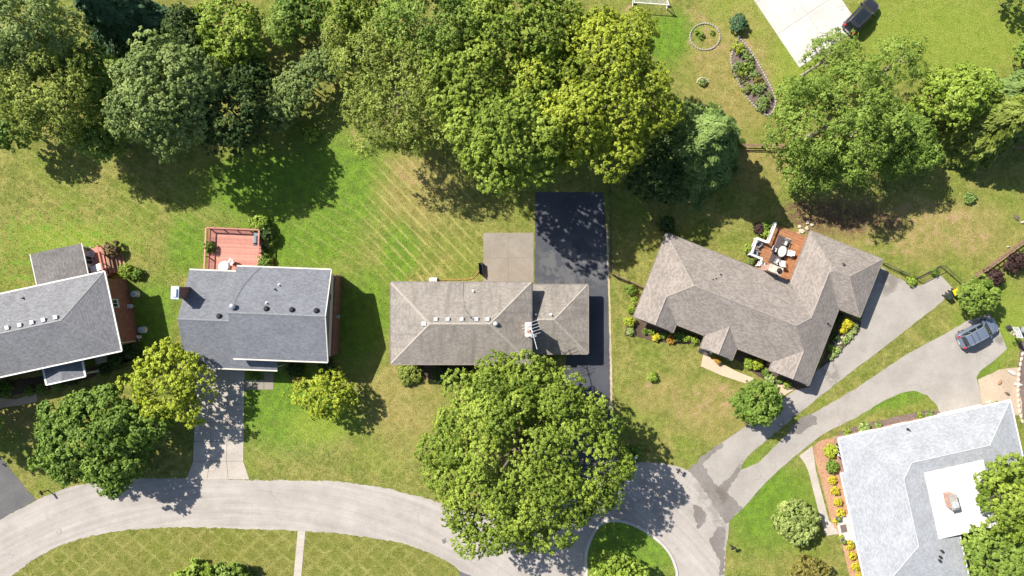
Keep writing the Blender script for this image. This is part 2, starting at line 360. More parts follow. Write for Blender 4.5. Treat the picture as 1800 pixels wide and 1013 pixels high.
M = dict(
    grass=grass_material(),
    street=paving('street_asphalt', (.322, .290, .260), (.378, .345, .312), (.15, .14, .13), [(1120, 880, 70, 40, 0, .5, .35), (1268, 930, 10, 60, 0, .6, .6), (1245, 880, 14, 60, R(-25), .7, .5), (940, 930, 60, 14, R(20), .7, .3)], .4, tracks=.1),
    blacktop=paving('sealed_blacktop', (.054, .058, .068), (.072, .076, .087), (.14, .138, .135), [(1005, 470, 70, 50, 0, .5, .6)], 0, .75, .16),
    lefttop=paving('dark_drive_asphalt', (.10, .098, .10), (.135, .13, .128), None, (), .6),
    drive=paving('grey_drive_asphalt', (.290, .264, .234), (.348, .320, .288), (.125, .108, .09), [(1240, 800, 34, 6, R(-38), .7, .7), (1395, 742, 30, 12, R(-33), .4, .75), (1330, 800, 60, 7, R(-40), .8, .6), (1560, 490, 26, 30, 0, .6, .6), (1450, 640, 12, 60, R(-35), .8, .5), (1755, 598, 10, 8, 0, .8, .6)], .4),
    patch=paving('repair_asphalt', (.165, .148, .132), (.215, .196, .176), (.12, .10, .085), [(1262, 872, 20, 16, 0, .5, .8)], .4, .85, .2),
    concrete=paving('pale_concrete', (.385, .342, .295), (.455, .408, .355), (.2, .19, .17), [(400, 740, 50, 90, 0, .6, .25)], .4),
    whitecon=paving('white_concrete', (.46, .43, .395), (.54, .51, .47), None, (), .5),
    tan=paving('tan_concrete', (.235, .205, .165), (.285, .25, .205), (.22, .18, .13), [(895, 470, 40, 40, 0, .5, .3)], .3),
    pink=paving('pink_paving', (.50, .36, .25), (.56, .42, .31)),
    curb=paving('curb_concrete', (.42, .40, .37), (.5, .48, .45)),
    mulch=paving('dark_mulch', (.13, .095, .082), (.185, .14, .12), None, (), 0, 1., .45),
    pinkmulch=paving('tan_pine_mulch', (.36, .20, .12), (.43, .255, .16), None, (), 0, 1., .35),
    soil=paving('bed_soil', (.07, .05, .035), (.13, .09, .06), None, (), 0, 1., .4),
    sand=paving('tan_gravel', (.38, .295, .21), (.46, .365, .27), None, (), 0, 1., .2),
    r1=shingle('shingle_mid_grey', (.188, .188, .196), (.213, .213, .222)),
    r2=shingle('shingle_slate', (.166, .173, .192), (.186, .193, .213), 0, spread=.09),
    r3=shingle('shingle_weathered', (.256, .230, .199), (.284, .257, .224), .62, (.138, .122, .110)),
    r3cap=plain('ridge_cap_pale', (.33, .295, .255), .9), r4=shingle('shingle_taupe', (.244, .212, .187), (.276, .242, .215), 0, spread=.13),
    r4cap=plain('ridge_cap_taupe', (.262, .232, .206), .9), r5=shingle('shingle_white', (.34, .352, .372), (.372, .385, .406), 0, spread=.07),
    r1cap=plain('ridge_cap_grey', (.24, .235, .235), .9), r2cap=plain('ridge_cap_slate', (.19, .198, .212), .9), r5cap=plain('ridge_cap_white', (.39, .40, .415), .9),
    sunroof=shingle('shingle_old_brown', (.165, .155, .15), (.20, .19, .182), .6, (.1, .09, .09)),
    flat=paving('white_membrane', (.62, .59, .55), (.70, .68, .65), (.42, .33, .25), [(1700, 860, 40, 16, 0, .4, .25)], 0, .7, .05),
    brick=brick('red_brick', (.215, .075, .052), (.29, .10, .070), (.25, .145, .115)), brick2=brick('brown_brick', (.18, .075, .055), (.25, .10, .075), (.24, .16, .13)), brickpink=brick('pale_red_brick', (.36, .17, .12), (.45, .24, .17)),
    siding=plain('beige_siding', (.58, .545, .49), .7, var=.06), white=plain('white_paint', (.74, .74, .73), .5, var=.05), trim=plain('gutter_white', (.66, .655, .63), .45, var=.06),
    cream=plain('cream_gutter', (.58, .54, .46), .5, var=.06), glass=plain('window_glass', (.03, .035, .045), .08, spec=.8), dglass=plain('car_glass', (.012, .018, .02), .04, spec=.9),
    black=plain('black_plastic', (.018, .018, .02), .5), dark=plain('charcoal_metal', (.05, .05, .055), .45), metal=plain('galvanised_metal', (.52, .54, .56), .35, .6),
    steel=plain('pale_steel', (.60, .62, .64), .4, .3), redwood=boards('red_deck_stain', (.50, .225, .175), var=.08), redrail=boards('red_rail_stain', (.50, .20, .135), var=.1),
    orange=boards('orange_deck_stain', (.33, .155, .075), var=.2), brownwood=boards('weathered_wood', (.30, .17, .11), var=.25), gut=plain('taupe_gutter', (.20, .17, .145), .6), fence=plain('brown_fence_wood', (.24, .15, .10), .85),
    bark=plain('bark', (.13, .105, .08), .95, var=.35), palebark=plain('pale_bark', (.34, .30, .26), .95, var=.3), stone=plain('pale_stone', (.50, .43, .34), .9, var=.25, scale=3), greystone=plain('grey_stone', (.33, .31, .28), .9, var=.25),
    rug=plain('dark_rug', (.075, .06, .062), .95, var=.3), yellow=plain('yellow_plastic', (.72, .50, .01), .45), bin=plain('dark_green_plastic', (.03, .045, .035), .5),
    tyre=plain('tyre_rubber', (.02, .02, .02), .8), rim=plain('wheel_rim', (.45, .45, .46), .3, .8), red=plain('tail_light_red', (.55, .02, .02), .2, coat=.5), lamp=plain('headlight_glass', (.75, .76, .78), .1, coat=.5),
    silver=plain('silver_blue_paint', (.15, .185, .25), .3, .25, var=.03, coat=.7), nero=plain('black_car_paint', (.028, .028, .034), .25, .2, var=.05, coat=.9), chrome=plain('chrome', (.7, .7, .7), .15, 1.),
    cloth=plain('white_cloth', (.70, .66, .64), .9, var=.2, scale=14), cushion=plain('pale_cushion', (.52, .50, .47), .9), greywood=plain('grey_wood', (.20, .22, .24), .8), terracotta=plain('terracotta', (.45, .2, .11), .8),
    blue=plain('pale_blue_metal', (.50, .60, .68), .35, .2), hose=plain('orange_hose', (.42, .20, .08), .6), glasspanel=plain('acrylic_board', (.55, .58, .58), .15, spec=.6), net=plain('net_cord', (.7, .7, .68), .8), green=plain('green_plastic', (.05, .33, .12), .5), mat=plain('door_mat', (.14, .11, .10), .95))

# ------------------------------------------------------------------ ground, street, drives, beds
rng = random.Random(7)
GX = 320
g = MB(); NS = 40
g.add([(-GX+2*GX*i/NS, -GX+2*GX*j/NS, 0) for j in range(NS+1) for i in range(NS+1)], [(j*(NS+1)+i, j*(NS+1)+i+1, (j+1)*(NS+1)+i+1, (j+1)*(NS+1)+i) for j in range(NS) for i in range(NS)])
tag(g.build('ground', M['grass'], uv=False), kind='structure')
HARD = []                                     # polygons that carry no grass
def sheet(name, px, z, m, amp=.05, step=.5, kind='structure', hard=True, parent=None, raw=False):
    pts = [p if raw else P(*p) for p in px]
    if hard: HARD.append(np.array(pts))
    pts = rough(pts, rng, step, amp)
    b = MB(); n = len(pts)
    b.add([(x, y, z) for x, y in pts]+[(x, y, z-.05) for x, y in pts], [list(range(n))]+[(i, (i+1) % n, n+(i+1) % n, n+i) for i in range(n)])
    o = b.build(name, m, parent, uv=False)
    if kind: o['kind'] = kind
    return o
up = smooth_path([(-420, 1080), (-160, 985), (0, 913), (62, 881), (99, 865), (136, 853), (220, 843), (331, 840), (438, 844), (520, 845), (608, 848), (678, 859), (751, 877), (820, 898), (900, 905), (980, 880), (1035, 842), (1087, 820), (1140, 812), (1193, 821), (1216, 832)], 4)
rt = smooth_path([(1252, 868), (1277, 905), (1281, 930), (1275, 970), (1273, 1015), (1268, 1100), (1240, 1250)], 3)
lo = smooth_path([(845, 1250), (838, 1100), (826, 1030), (807, 1003), (788, 988), (751, 970), (696, 953), (604, 939), (523, 933), (450, 931), (350, 927), (258, 929), (184, 938), (122, 953), (74, 975), (24, 1010), (-60, 1075), (-300, 1200)], 4)
sheet('street', up+rt+lo, .012, M['street'], .10, .3)
# island in the turning circle
isl = smooth_path([(1028, 1010), (1029, 967), (1046, 928), (1063, 915), (1083, 912.5), (1111, 919), (1144, 937), (1173, 963), (1188, 991), (1191, 1020), (1170, 1080), (1120, 1110), (1060, 1090), (1030, 1050)], 5, True)
isl = [P(*p) for p in isl]
def offset(pts, d):
    out = []; n = len(pts)
    for i in range(n):
        a, b = Vector(pts[i-1]), Vector(pts[(i+1) % n]); t_ = (b-a).normalized()
        out.append((pts[i][0]-t_.y*d, pts[i][1]+t_.x*d))
    return out
inn = offset(isl, -.32)
b = MB(); n = len(isl)
b.add([(x, y, .01) for x, y in isl]+[(x, y, .13) for x, y in offset(isl, -.03)]+[(x, y, .13) for x, y in inn]+[(x, y, .01) for x, y in inn],
      [(k*n+i, k*n+(i+1) % n, (k+1)*n+(i+1) % n, (k+1)*n+i) for k in range(3) for i in range(n)])
tag(b.build('curb', M['curb']), kind='structure')
sheet('island_lawn', inn, .10, M['grass'], .02, hard=False, raw=True)
# left dark drive, small dark wedge at the bottom
sheet('left_driveway', [(-40, 760), (0, 803), (63, 879), (30, 897), (0, 914), (-60, 942), (-150, 880)], .018, M['lefttop'])
sheet('lower_driveway', [(808, 1004), (828, 1012), (850, 1060), (860, 1120), (800, 1120)], .018, M['lefttop'])
# concrete drive of the slate roofed house, slab by slab
dr = bpy.data.objects.new('concrete_driveway', None); col.objects.link(dr); dr['kind'] = 'structure'
rows = [(628, 652), (652, 681), (681, 711), (711, 743), (743, 776), (776, 811), (811, 843)]
HARD.append(np.array([P(*p) for p in [(343, 640), (430, 640), (428, 811), (439, 846), (326, 842), (339, 811)]]))
for ya, yb in rows:
    for c in range(3):
        def ex(y): return (345-(y-640)*.033, 430-(y-640)*.012)
        la, ra = ex(ya); lb, rb = ex(yb)
        if yb > 830: lb, rb = 327, 438.5
        f0, f1 = c/3, (c+1)/3
        q = [P(la+(ra-la)*f0, ya), P(la+(ra-la)*f1, ya), P(lb+(rb-lb)*f1, yb), P(lb+(rb-lb)*f0, yb)]
        cx = sum(a for a, _ in q)/4; cy = sum(a for _, a in q)/4
        q = [(cx+(a-cx)*.988, cy+(d-cy)*.988) for a, d in q]
        z = .03+rng.uniform(-.004, .006)
        MB().prism(q, -.05, z).build('slab', M['concrete'], dr, bevel=.012)
b = MB(); b.prism([P(344, 641), P(429, 641), P(427, 811), P(438, 843), P(328, 840), P(339, 811)], -.05, .014); b.build('joint_bed', M['soil'], dr)
for i, q in enumerate([[(430.5, 668), (447, 668), (447, 685), (430.5, 685)], [(447.6, 668), (464, 668), (464, 685), (447.6, 685)], [(464.6, 655), (481, 655), (481, 685), (464.6, 685)]]):
    o = MB().prism([P(*p) for p in q], -.05, .035).build('paving_slab', M['tan'], None, bevel=.012)
    if i == 0: wk = o; wk.name = 'front_path'; wk['kind'] = 'structure'
    else: o.parent = wk
HARD.append(np.array([P(*p) for p in [(430, 655), (482, 655), (482, 686), (430, 686)]]))
# patio and blacktop of the middle house
pt = bpy.data.objects.new('patio', None); col.objects.link(pt); pt['kind'] = 'structure'
HARD.append(np.array([P(*p) for p in [(849, 408), (939, 408), (939, 500), (848, 500)]]))
for i in range(2):
    for j in range(2):
        x0, x1 = 850+i*44.2, 850+i*44.2+44.1; y0, y1 = 409.5+j*44, 409.5+j*44+43.9
        MB().prism([P(x0, y0), P(x1, y0), P(x1, y1), P(x0, y1)], -.05, .05+.003*(i-j)).build('slab', M['tan'], pt, bevel=.01)
sheet('blacktop_driveway', [(941, 338), (1061, 338), (1065, 400), (1068, 500), (1071, 615), (1073.5, 702), (1080, 770), (1092, 822), (1030, 848), (985, 870), (985, 700), (1000, 600), (1000, 512), (940, 512)], .02, M['blacktop'], .03)
sheet('gravel_edge', [(1065.5, 400), (1068.5, 400), (1074, 560), (1076.5, 702), (1082, 770), (1079, 770), (1073, 702), (1070.5, 560)], .024, M['sand'], .05, .3)
# drives of the two houses on the right
d4 = smooth_path([(1213, 829), (1242, 798), (1275, 774), (1310, 750), (1352, 716), (1385, 695), (1420, 668)], 3)+[(1475, 612), (1500, 585), (1515, 560), (1535, 500), (1550, 469), (1566, 483), (1607, 502), (1618, 502), (1652, 483), (1675, 507), (1656, 530.5), (1595, 578), (1531, 628), (1500, 651), (1404, 727), (1349, 772), (1314, 803), (1299, 827), (1282, 850), (1265, 880), (1248, 868), (1235, 850)]
sheet('taupe_house_driveway', d4, .016, M['drive'])
d5 = [(1299, 827), (1334, 813), (1371, 776), (1408, 739), (1500, 686), (1595, 622), (1658, 589), (1702, 563), (1740, 552), (1757, 582), (1770, 613), (1745, 636), (1722, 653), (1716, 664), (1721, 680), (1727, 716), (1690, 735), (1652, 740), (1652, 729), (1647, 713), (1630, 695), (1607, 687), (1584, 691), (1551, 706), (1500, 737), (1463, 754), (1444, 765), (1408, 794), (1371, 824), (1334, 861), (1306, 894), (1281, 915), (1262, 885), (1280, 852)]
sheet('white_house_driveway', d5, .020, M['drive'])
sheet('gravel_court', [(1722, 680), (1719, 668), (1735, 660), (1755, 650), (1800, 645), (1840, 650), (1840, 720), (1800, 730), (1786, 730), (1727, 718)], .017, M['sand'], .08)
# dark repair patches and damp gutter aprons where the drives meet the street
for nm, z, px in (('gutter_apron', .026, [(1209, 829), (1221, 815), (1237, 818), (1250, 840), (1263, 856), (1276, 862), (1290, 878), (1306, 895), (1290, 908), (1276, 921), (1262, 900), (1244, 872), (1228, 848)]),
    ('drive_patch', .027, [(1262, 858), (1272, 846), (1284, 838), (1296, 822), (1302, 824), (1292, 842), (1281, 858), (1276, 866)]),
    ('edge_patch', .0275, [(1213, 826), (1228, 808), (1246, 792), (1268, 778), (1272, 783), (1252, 798), (1238, 812), (1226, 820)]),
    ('damp_patch', .0285, [(1388, 752), (1404, 738), (1424, 726), (1436, 734), (1437, 746), (1420, 752), (1404, 764), (1392, 764)]),
    ('street_patch', .0295, [(1262, 925), (1274, 930), (1272, 1010), (1264, 1012), (1266, 985), (1254, 968), (1246, 950), (1254, 940)]),
    ('wheel_patch', .0300, [(1215, 884), (1228, 890), (1242, 905), (1240, 918), (1226, 930), (1222, 912)])):
    sheet(nm, px, z, M['patch'], .16, .28, hard=False)
# pale concrete pad in the top right corner, cut in panels
pd = bpy.data.objects.new('concrete_pad', None); col.objects.link(pd); pd['kind'] = 'structure'
A = np.array(P(1400, 112)); B = np.array(P(1322, -4)); dirv = (B-A)/np.linalg.norm(B-A); nrm_ = np.array((dirv[1], -dirv[0]))
HARD.append(np.array([A-nrm_*.2, A+dirv*30, A+dirv*30+nrm_*11, A+nrm_*9.2]))
def padpt(a, c): return tuple(A+dirv*a+nrm_*c)
for a0, a1 in ((-.6, 4.1), (4.1, 8.6), (8.6, 13.4), (13.4, 19)):
    for c0, c1 in ((0, 4.3), (4.3, 8.6), (8.6, 11.4)):
        if c0 > 8 and a0 < 3: continue
        e = .012
        MB().prism([padpt(a0+e, c0+e), padpt(a1-e, c0+e), padpt(a1-e, c1-e), padpt(a0+e, c1-e)], -.05, .03+rng.uniform(-.003, .003)).build('slab', M['whitecon'], pd, bevel=.01)
# walks
sheet('tan_front_walk', [(1238, 615), (1251, 621), (1247, 628), (1292, 652), (1330, 667), (1310, 674), (1268, 660), (1232, 644)], .04, M['pink'], .01)
sheet('step_paving', [(1362, 676), (1380, 676), (1394, 686), (1380, 694), (1366, 700)], .03, M['pink'], .02)
wkk = bpy.data.objects.new('garden_walk', None); col.objects.link(wkk); wkk['kind'] = 'structure'
ws = [((1405, 802), (1428, 784)), ((1415, 815), (1430.5, 800)), ((1422, 832), (1434, 826)), ((1430, 864), (1442, 858)), ((1438, 896), (1450, 888)), ((1445, 918), (1457, 915)), ((1452, 942), (1463, 920))]
for (a, b0), (c, d) in zip(ws[:-1], ws[1:]):
    MB().prism([P(*a), P(*b0), P(*d), P(*c)], -.05, .03).build('slab', M['concrete'], wkk, bevel=.012)
MB().prism([P(1452.4, 942), P(1463.4, 920.5), P(1482, 920), P(1485, 937)], -.05, .032).build('slab', M['concrete'], wkk, bevel=.012)
HARD.append(np.array([P(*p) for p in [(1405, 802), (1428, 784), (1464, 919), (1484, 920), (1486, 938), (1452, 943)]]))
cw = bpy.data.objects.new('island_walk', None); col.objects.link(cw); cw['kind'] = 'structure'
for k in range(8):
    y0, y1 = 934+k*14, 934+k*14+13.8
    MB().prism([P(523.5-(y0-933)*.09, y0), P(537-(y0-933)*.09, y0), P(537-(y1-933)*.09, y1), P(523.5-(y1-933)*.09, y1)], -.05, .03).build('slab', M['concrete'], cw, bevel=.01)
HARD.append(np.array([P(523, 933), P(537, 933), P(529, 1040), P(513, 1040)]))
sheet('left_garden_walk', [(-30, 702), (0, 700), (30, 702), (64, 690), (66, 706), (40, 712), (0, 718), (-30, 724)], .03, M['pink'], .04)
# planting beds
sheet('pink_mulch_bed', smooth_path([(1430, 790), (1440, 776), (1466, 770), (1484, 772), (1492, 840), (1520, 990), (1530, 1060), (1505, 1060), (1494, 1015), (1476, 944), (1463, 921), (1452, 880), (1436, 820)], 3, True), .035, M['pinkmulch'], .04)
sheet('dark_mulch_bed', [(1470, 771), (1478, 757), (1530, 743), (1600, 727), (1640, 720), (1652, 724), (1655, 745), (1600, 760), (1500, 775)], .03, M['mulch'], .06)
sheet('front_shrub_bed', [(1104, 556), (1118, 560), (1185, 587), (1190, 578), (1238, 594), (1236, 606), (1226, 606), (1180, 604), (1150, 601), (1120, 592), (1098, 590)], .028, M['soil'], .08)
sheet('entry_bed', [(1290, 628), (1300, 616), (1360, 640), (1424, 680), (1400, 686), (1385, 682), (1360, 676), (1330, 660)], .026, M['soil'], .08)
sheet('side_bed', [(1474, 548), (1514, 566), (1512, 582), (1490, 606), (1470, 628), (1452, 640), (1440, 650)], .03, M['soil'], .05)
sheet('shaded_bed', [(722, 640), (800, 640), (840, 640), (840, 668), (770, 668), (735, 664), (705, 662)], .028, M['soil'], .1)
sheet('left_house_bed', [(-20, 672), (60, 664), (150, 648), (250, 628), (246, 606), (236, 604), (210, 640), (150, 668), (60, 690), (-20, 700)], .026, M['soil'], .1)
sheet('lens_bed', smooth_path([(1299, 66), (1318, 88), (1340, 125), (1358, 160), (1363, 184), (1350, 203), (1325, 186), (1303, 155), (1287, 120), (1286, 95)], 4, True), .05, M['mulch'], .04)
sheet('right_bark_bed', [(1792, 600), (1830, 600), (1830, 760), (1803, 760), (1794, 700), (1790, 650)], .03, M['mulch'], .1)

# ------------------------------------------------------------------ leaves
def leaf_mesh(name, pos, nrm, L, asp, tint, rs, stem=None):
    N = len(pos)
    n = nrm/np.linalg.norm(nrm, axis=1, keepdims=True)
    r = rs.normal(size=(N, 3)) if stem is None else stem
    t = np.cross(n, r) if stem is None else r-n*np.sum(n*r, axis=1, keepdims=True)
    t /= np.linalg.norm(t, axis=1, keepdims=True)+1e-9
    b = np.cross(n, t); L = L[:, None]
    V = np.empty((N, 4, 3), np.float32)
    V[:, 0] = pos-t*L; V[:, 1] = pos+b*L*asp+n*L*.12; V[:, 2] = pos+t*L-n*L*.25; V[:, 3] = pos-b*L*asp+n*L*.12
    me = bpy.data.meshes.new(name)
    me.vertices.add(N*4); me.vertices.foreach_set('co', V.ravel())
    me.loops.add(N*4); me.loops.foreach_set('vertex_index', np.arange(N*4, dtype=np.int32))
    me.polygons.add(N); me.polygons.foreach_set('loop_start', np.arange(0, N*4, 4, dtype=np.int32)); me.polygons.foreach_set('loop_total', np.full(N, 4, np.int32))
    me.update(calc_edges=True)
    at = me.attributes.new('tint', 'FLOAT', 'FACE'); at.data.foreach_set('value', tint.astype(np.float32))
    return me
def unit(v): return v/(np.linalg.norm(v, axis=-1, keepdims=True)+1e-9)
LEAVES = [0]
def puffs_to_leaves(cen, rad, n_total, leaf, rs, style, ptint, ctr):
    """leaf positions on clumps: clump > bunch > leaf"""
    area = rad**2; share = area/area.sum()
    per_b = 13 if style != 'fine' else 9
    nb = np.maximum(2, np.round(share*n_total/per_b)).astype(int)
    pid = np.repeat(np.arange(len(cen)), nb)
    d = unit(rs.normal(size=(len(pid), 3)))
    outw = unit((cen-ctr))[pid]
    d = unit(d+outw*.55+np.array([0, 0, .65])*rs.uniform(.3, 1, (len(pid), 1)))
    rr = rad[pid][:, None]*rs.uniform(.7, 1.05, (len(pid), 1))
    bc = cen[pid]+d*rr*np.array([1, 1, .85])
    bt = ptint[pid]+rs.normal(0, .13, len(pid))
    bid = np.repeat(np.arange(len(bc)), per_b)
    o = unit(rs.normal(size=(len(bid), 3))+d[bid]*.7+np.array([0, 0, .3]))
    pos = bc[bid]+o*leaf*rs.uniform(.5, 2.1 if style != 'fine' else 2.7, (len(bid), 1))*np.array([1, 1, .75])
    nr = unit(o*.55+d[bid]*.45+np.array([0, 0, .4])+rs.normal(0, .34, (len(bid), 3)))
    tint = np.clip(bt[bid]+rs.normal(0, .16, len(bid)), 0, 1)
    L = leaf*rs.uniform(.7, 1.3, len(bid))
    return pos, nr, L, tint
def crown_mesh(name, rx, ry, rz, zc, leaf, density, puff, seed, style='broad', lump=.16):
    rs = np.random.RandomState(seed)
    Rm = (rx+ry)/2; ctr = np.array([0, 0, zc-.25*rz])
    n = max(8, int(4.6*(Rm/puff)**2*.66))
    i = np.arange(n)+.5; zz = 1-1.42*i/n; ph = pi*(1+5**.5)*i+rs.uniform(0, 6)
    s = np.sqrt(np.maximum(0, 1-zz*zz)); D = np.stack([s*np.cos(ph), s*np.sin(ph), zz], 1)
    D = unit(D+rs.normal(0, .09, D.shape))
    az = np.arctan2(D[:, 1], D[:, 0]); k = np.ones(n)
    for q in range(5):
        fr = rs.randint(2, 8); k += lump*.5*np.sin(fr*az+rs.uniform(0, 6.3)+rs.uniform(-2, 2)*D[:, 2])
    k *= rs.uniform(.76, 1.05, n)
    prad = puff*rs.uniform(.75, 1.4, n)
    E = np.array([rx, ry, rz])
    cen = D*k[:, None]*(E-np.minimum(prad[:, None]*.8, E*.6))+np.array([0, 0, zc])
    ni = n//3
    cin = unit(rs.normal(size=(ni, 3)))*rs.uniform(.3, .8, (ni, 1))*E+np.array([0, 0, zc]); 
    cen = np.concatenate([cen, cin]); prad = np.concatenate([prad, puff*rs.uniform(.8, 1.3, ni)])
    pt = np.clip(rs.normal(.52, .2, len(cen)), 0, 1)
    N = int(density*pi*rx*ry*2.1)
    pos, nr, L, tint = puffs_to_leaves(cen, prad, N, leaf, rs, style, pt, ctr)
    pos[:, 2] = np.maximum(pos[:, 2], .04)
    LEAVES[0] += len(pos)
    return leaf_mesh(name, pos, nr, L, .62 if style != 'fine' else .42, tint, rs), cen, prad
def conifer_mesh(name, rad, height, z0, leaf, density, seed, droop=.35, slim=1.):
    """whorls of drooping sprays on a cone"""
    rs = np.random.RandomState(seed)
    lev = int(height/.8); P_, N_, T_, S_ = [], [], [], []
    for q in range(lev):
        f = q/lev; r = rad*(1-f)**slim*rs.uniform(.88, 1.08)+.18; z = z0+height*f
        nb = max(5, int(2*pi*r/1.0))
        a0 = rs.uniform(0, 6.3)
        for j in range(nb):
            a = a0+2*pi*j/nb+rs.normal(0, .12); rr = r*rs.uniform(.62, 1.12)
            m_ = max(10, int(density*rr*3.2)); u = np.sqrt(rs.uniform(.04, 1, m_))
            side = rs.normal(0, 1, m_)*(.09+.12*(1-u))*min(rr, 2.4)
            x = np.cos(a)*u*rr-np.sin(a)*side; y = np.sin(a)*u*rr+np.cos(a)*side
            zq = z-droop*u*u*rr+rs.uniform(-.25, .25)+rs.normal(0, .1, m_)-.5*np.abs(side)
            P_.append(np.stack([x, y, zq], 1))
            nn = np.stack([np.cos(a)*np.full(m_, .45), np.sin(a)*np.full(m_, .45), np.ones(m_)], 1)+rs.normal(0, .3, (m_, 3)); N_.append(nn)
            S_.append(np.stack([np.full(m_, cos(a)), np.full(m_, sin(a)), np.full(m_, -.3)], 1)+rs.normal(0, .45, (m_, 3)))
            T_.append(np.clip(rs.normal(.45, .13)+.35*(u-.6)+rs.normal(0, .12, m_), 0, 1))
    pos = np.concatenate(P_); LEAVES[0] += len(pos)
    pos[:, 2] = np.maximum(pos[:, 2], .05)
    return leaf_mesh(name, pos, np.concatenate(N_), leaf*rs.uniform(.7, 1.3, len(pos)), .36, np.concatenate(T_), rs, np.concatenate(S_))
def trunk_mesh(base_r, h0, cen, rs, nl=9):
    b = MB()
    lean = Vector((rs.uniform(-.3, .3), rs.uniform(-.3, .3), 0))
    pts = [Vector((0, 0, -.1)), Vector((0, 0, .35)), Vector((0, 0, h0*.5))+lean*.4, Vector((0, 0, h0))+lean]
    rr = [base_r*1.5, base_r*1.05, base_r*.9, base_r*.75]
    for i in range(3): b.tube(pts[i], pts[i+1], rr[i], rr[i+1], 9, False)
    idx = rs.choice(len(cen), min(nl, len(cen)), replace=False)
    for k in idx:
        e = Vector(cen[k]); s = pts[2].lerp(pts[3], rs.uniform(.3, 1)); mid = s.lerp(e, .5)+Vector((rs.uniform(-.4, .4), rs.uniform(-.4, .4), rs.uniform(.1, .7)))
        r = base_r*.42
        b.tube(s, mid, r, r*.62, 6, False); b.tube(mid, e, r*.62, r*.2, 5, False)
        for _ in range(2):
            e2 = e+Vector((rs.uniform(-1, 1), rs.uniform(-1, 1), rs.uniform(-.1, .8)))*.8
            b.tube(mid.lerp(e, .5), e2, r*.3, r*.1, 4, False)
    return b
def tree(name, label, px, py, rx, ry, hc, rz, fol, seed, style='broad', leaf=.145, density=125, puff=1.25, lump=.16, group=None, cat='tree', bark='bark', trunk_r=None):
    x, y = P(px, py, hc); f = (1-hc/CAM_H)/PXM; rx *= f; ry *= f
    t = thing(name, label, cat, (x, y, 0), 0, group)
    me, cen, pr = crown_mesh('crown', rx, ry, rz, hc, leaf, density, puff, seed, style, lump)
    link_mesh('crown', me, FOL[fol], t)
    rs = np.random.RandomState(seed+5)
    trunk_mesh(trunk_r or max(.06, .045*rz+.018*rx), max(.3, hc-rz*.55), cen, rs, 14 if rz > 2.5 else 6).build('trunk', M[bark], t, uv=False)
    return t
def conifer(name, label, px, py, r, height, fol, seed, leaf=.2, density=34, droop=.35, slim=.8, z0=.4, group=None, ground=False):
    x, y = P(px, py, 0 if ground else height*.45)
    t = thing(name, label, 'tree', (x, y, 0), 0, group)
    link_mesh('crown', conifer_mesh('crown', r, height-z0, z0, leaf, density, seed, droop, slim), FOL[fol], t)
    MB().tube((0, 0, -.1), (0, 0, height*.5), .04*r+.1, .025*r+.05, 8, False).tube((0, 0, height*.5), (0, 0, height*.97), .025*r+.05, .02, 6, False).build('trunk', M['bark'], t, uv=False)
    return t
def shrub(name, label, px, py, r, h, fol, seed, leaf=.09, density=260, puff=None, group=None, ry=None, lump=.12, rot=0, z=0, cat='shrub'):
    x, y = P(px, py, h*.55); r /= PXM; ry = r if ry is None else ry/PXM
    me, cen, pr = crown_mesh(name, r, ry, h*.52, h*.52, leaf, density, puff or max(.14, r*.42), seed, 'broad', lump)
    o = link_mesh(name, me, FOL[fol], None); o.location = (x, y, z); o.rotation_euler = (0, 0, rot)
    return tag(o, label, cat, group)

# ------------------------------------------------------------------ house building blocks
def hip(mb, x0, x1, y0, y1, z, p, axis='x', e0='hip', e1='hip', t=.17):
    """adds a hip or gable roof; returns its ridge and hip lines"""
    if axis == 'x': f = lambda a, b, c: (a, b, c); a0, a1, b0, b1 = x0, x1, y0, y1
    else: f = lambda a, b, c: (b, a, c); a0, a1, b0, b1 = y0, y1, x0, x1
    h = (b1-b0)/2; bm = (b0+b1)/2; zr = z+h*p
    ra = a0+(h if e0 == 'hip' else 0); rb = a1-(h if e1 == 'hip' else 0)
    v = [f(a0, b0, z), f(a1, b0, z), f(a1, b1, z), f(a0, b1, z), f(ra, bm, zr), f(rb, bm, zr), f(a0, b0, z-t), f(a1, b0, z-t), f(a1, b1, z-t), f(a0, b1, z-t)]
    fs = [(0, 1, 5, 4), (2, 3, 4, 5), (6, 9, 8, 7), (0, 6, 7, 1), (2, 8, 9, 3)]
    if e0 == 'hip': fs += [(3, 0, 4), (3, 9, 6, 0)]
    else: fs += [(3, 9, 6, 0, 4)]
    if e1 == 'hip': fs += [(1, 2, 5), (1, 7, 8, 2)]
    else: fs += [(1, 7, 8, 2, 5)]
    mb.add(v, fs)
    L = [(v[4], v[5])]
    if e0 == 'hip': L += [(v[0], v[4]), (v[3], v[4])]
    if e1 == 'hip': L += [(v[1], v[5]), (v[2], v[5])]
    return L
def caps(lines, m, parent, wdt=.13):
    for a, b in lines:
        a, b = Vector(a), Vector(b); d = (b-a).normalized(); s = d.cross(Vector((0, 0, 1))).normalized()*wdt; u = Vector((0, 0, .035))
        dn = Vector((0, 0, -.04))
        vs = [a-s+dn, a+u, a+s+dn, b-s+dn, b+u, b+s+dn]
        MB().add(vs, [(0, 1, 4, 3), (1, 2, 5, 4), (0, 3, 5, 2), (0, 2, 1), (3, 4, 5)]).build('ridge_cap', m, parent)
def bar(a, b, w_, h_, name, m, parent):
    a, b = Vector(a), Vector(b); d = b-a; rz = math.atan2(d.y, d.x); L = d.length
    tilt = -math.asin(max(-1, min(1, d.z/L)))
    return MB().cbox((a+b)/2, (L, w_, h_), rz, (tilt, 'Y')).build(name, m, parent)
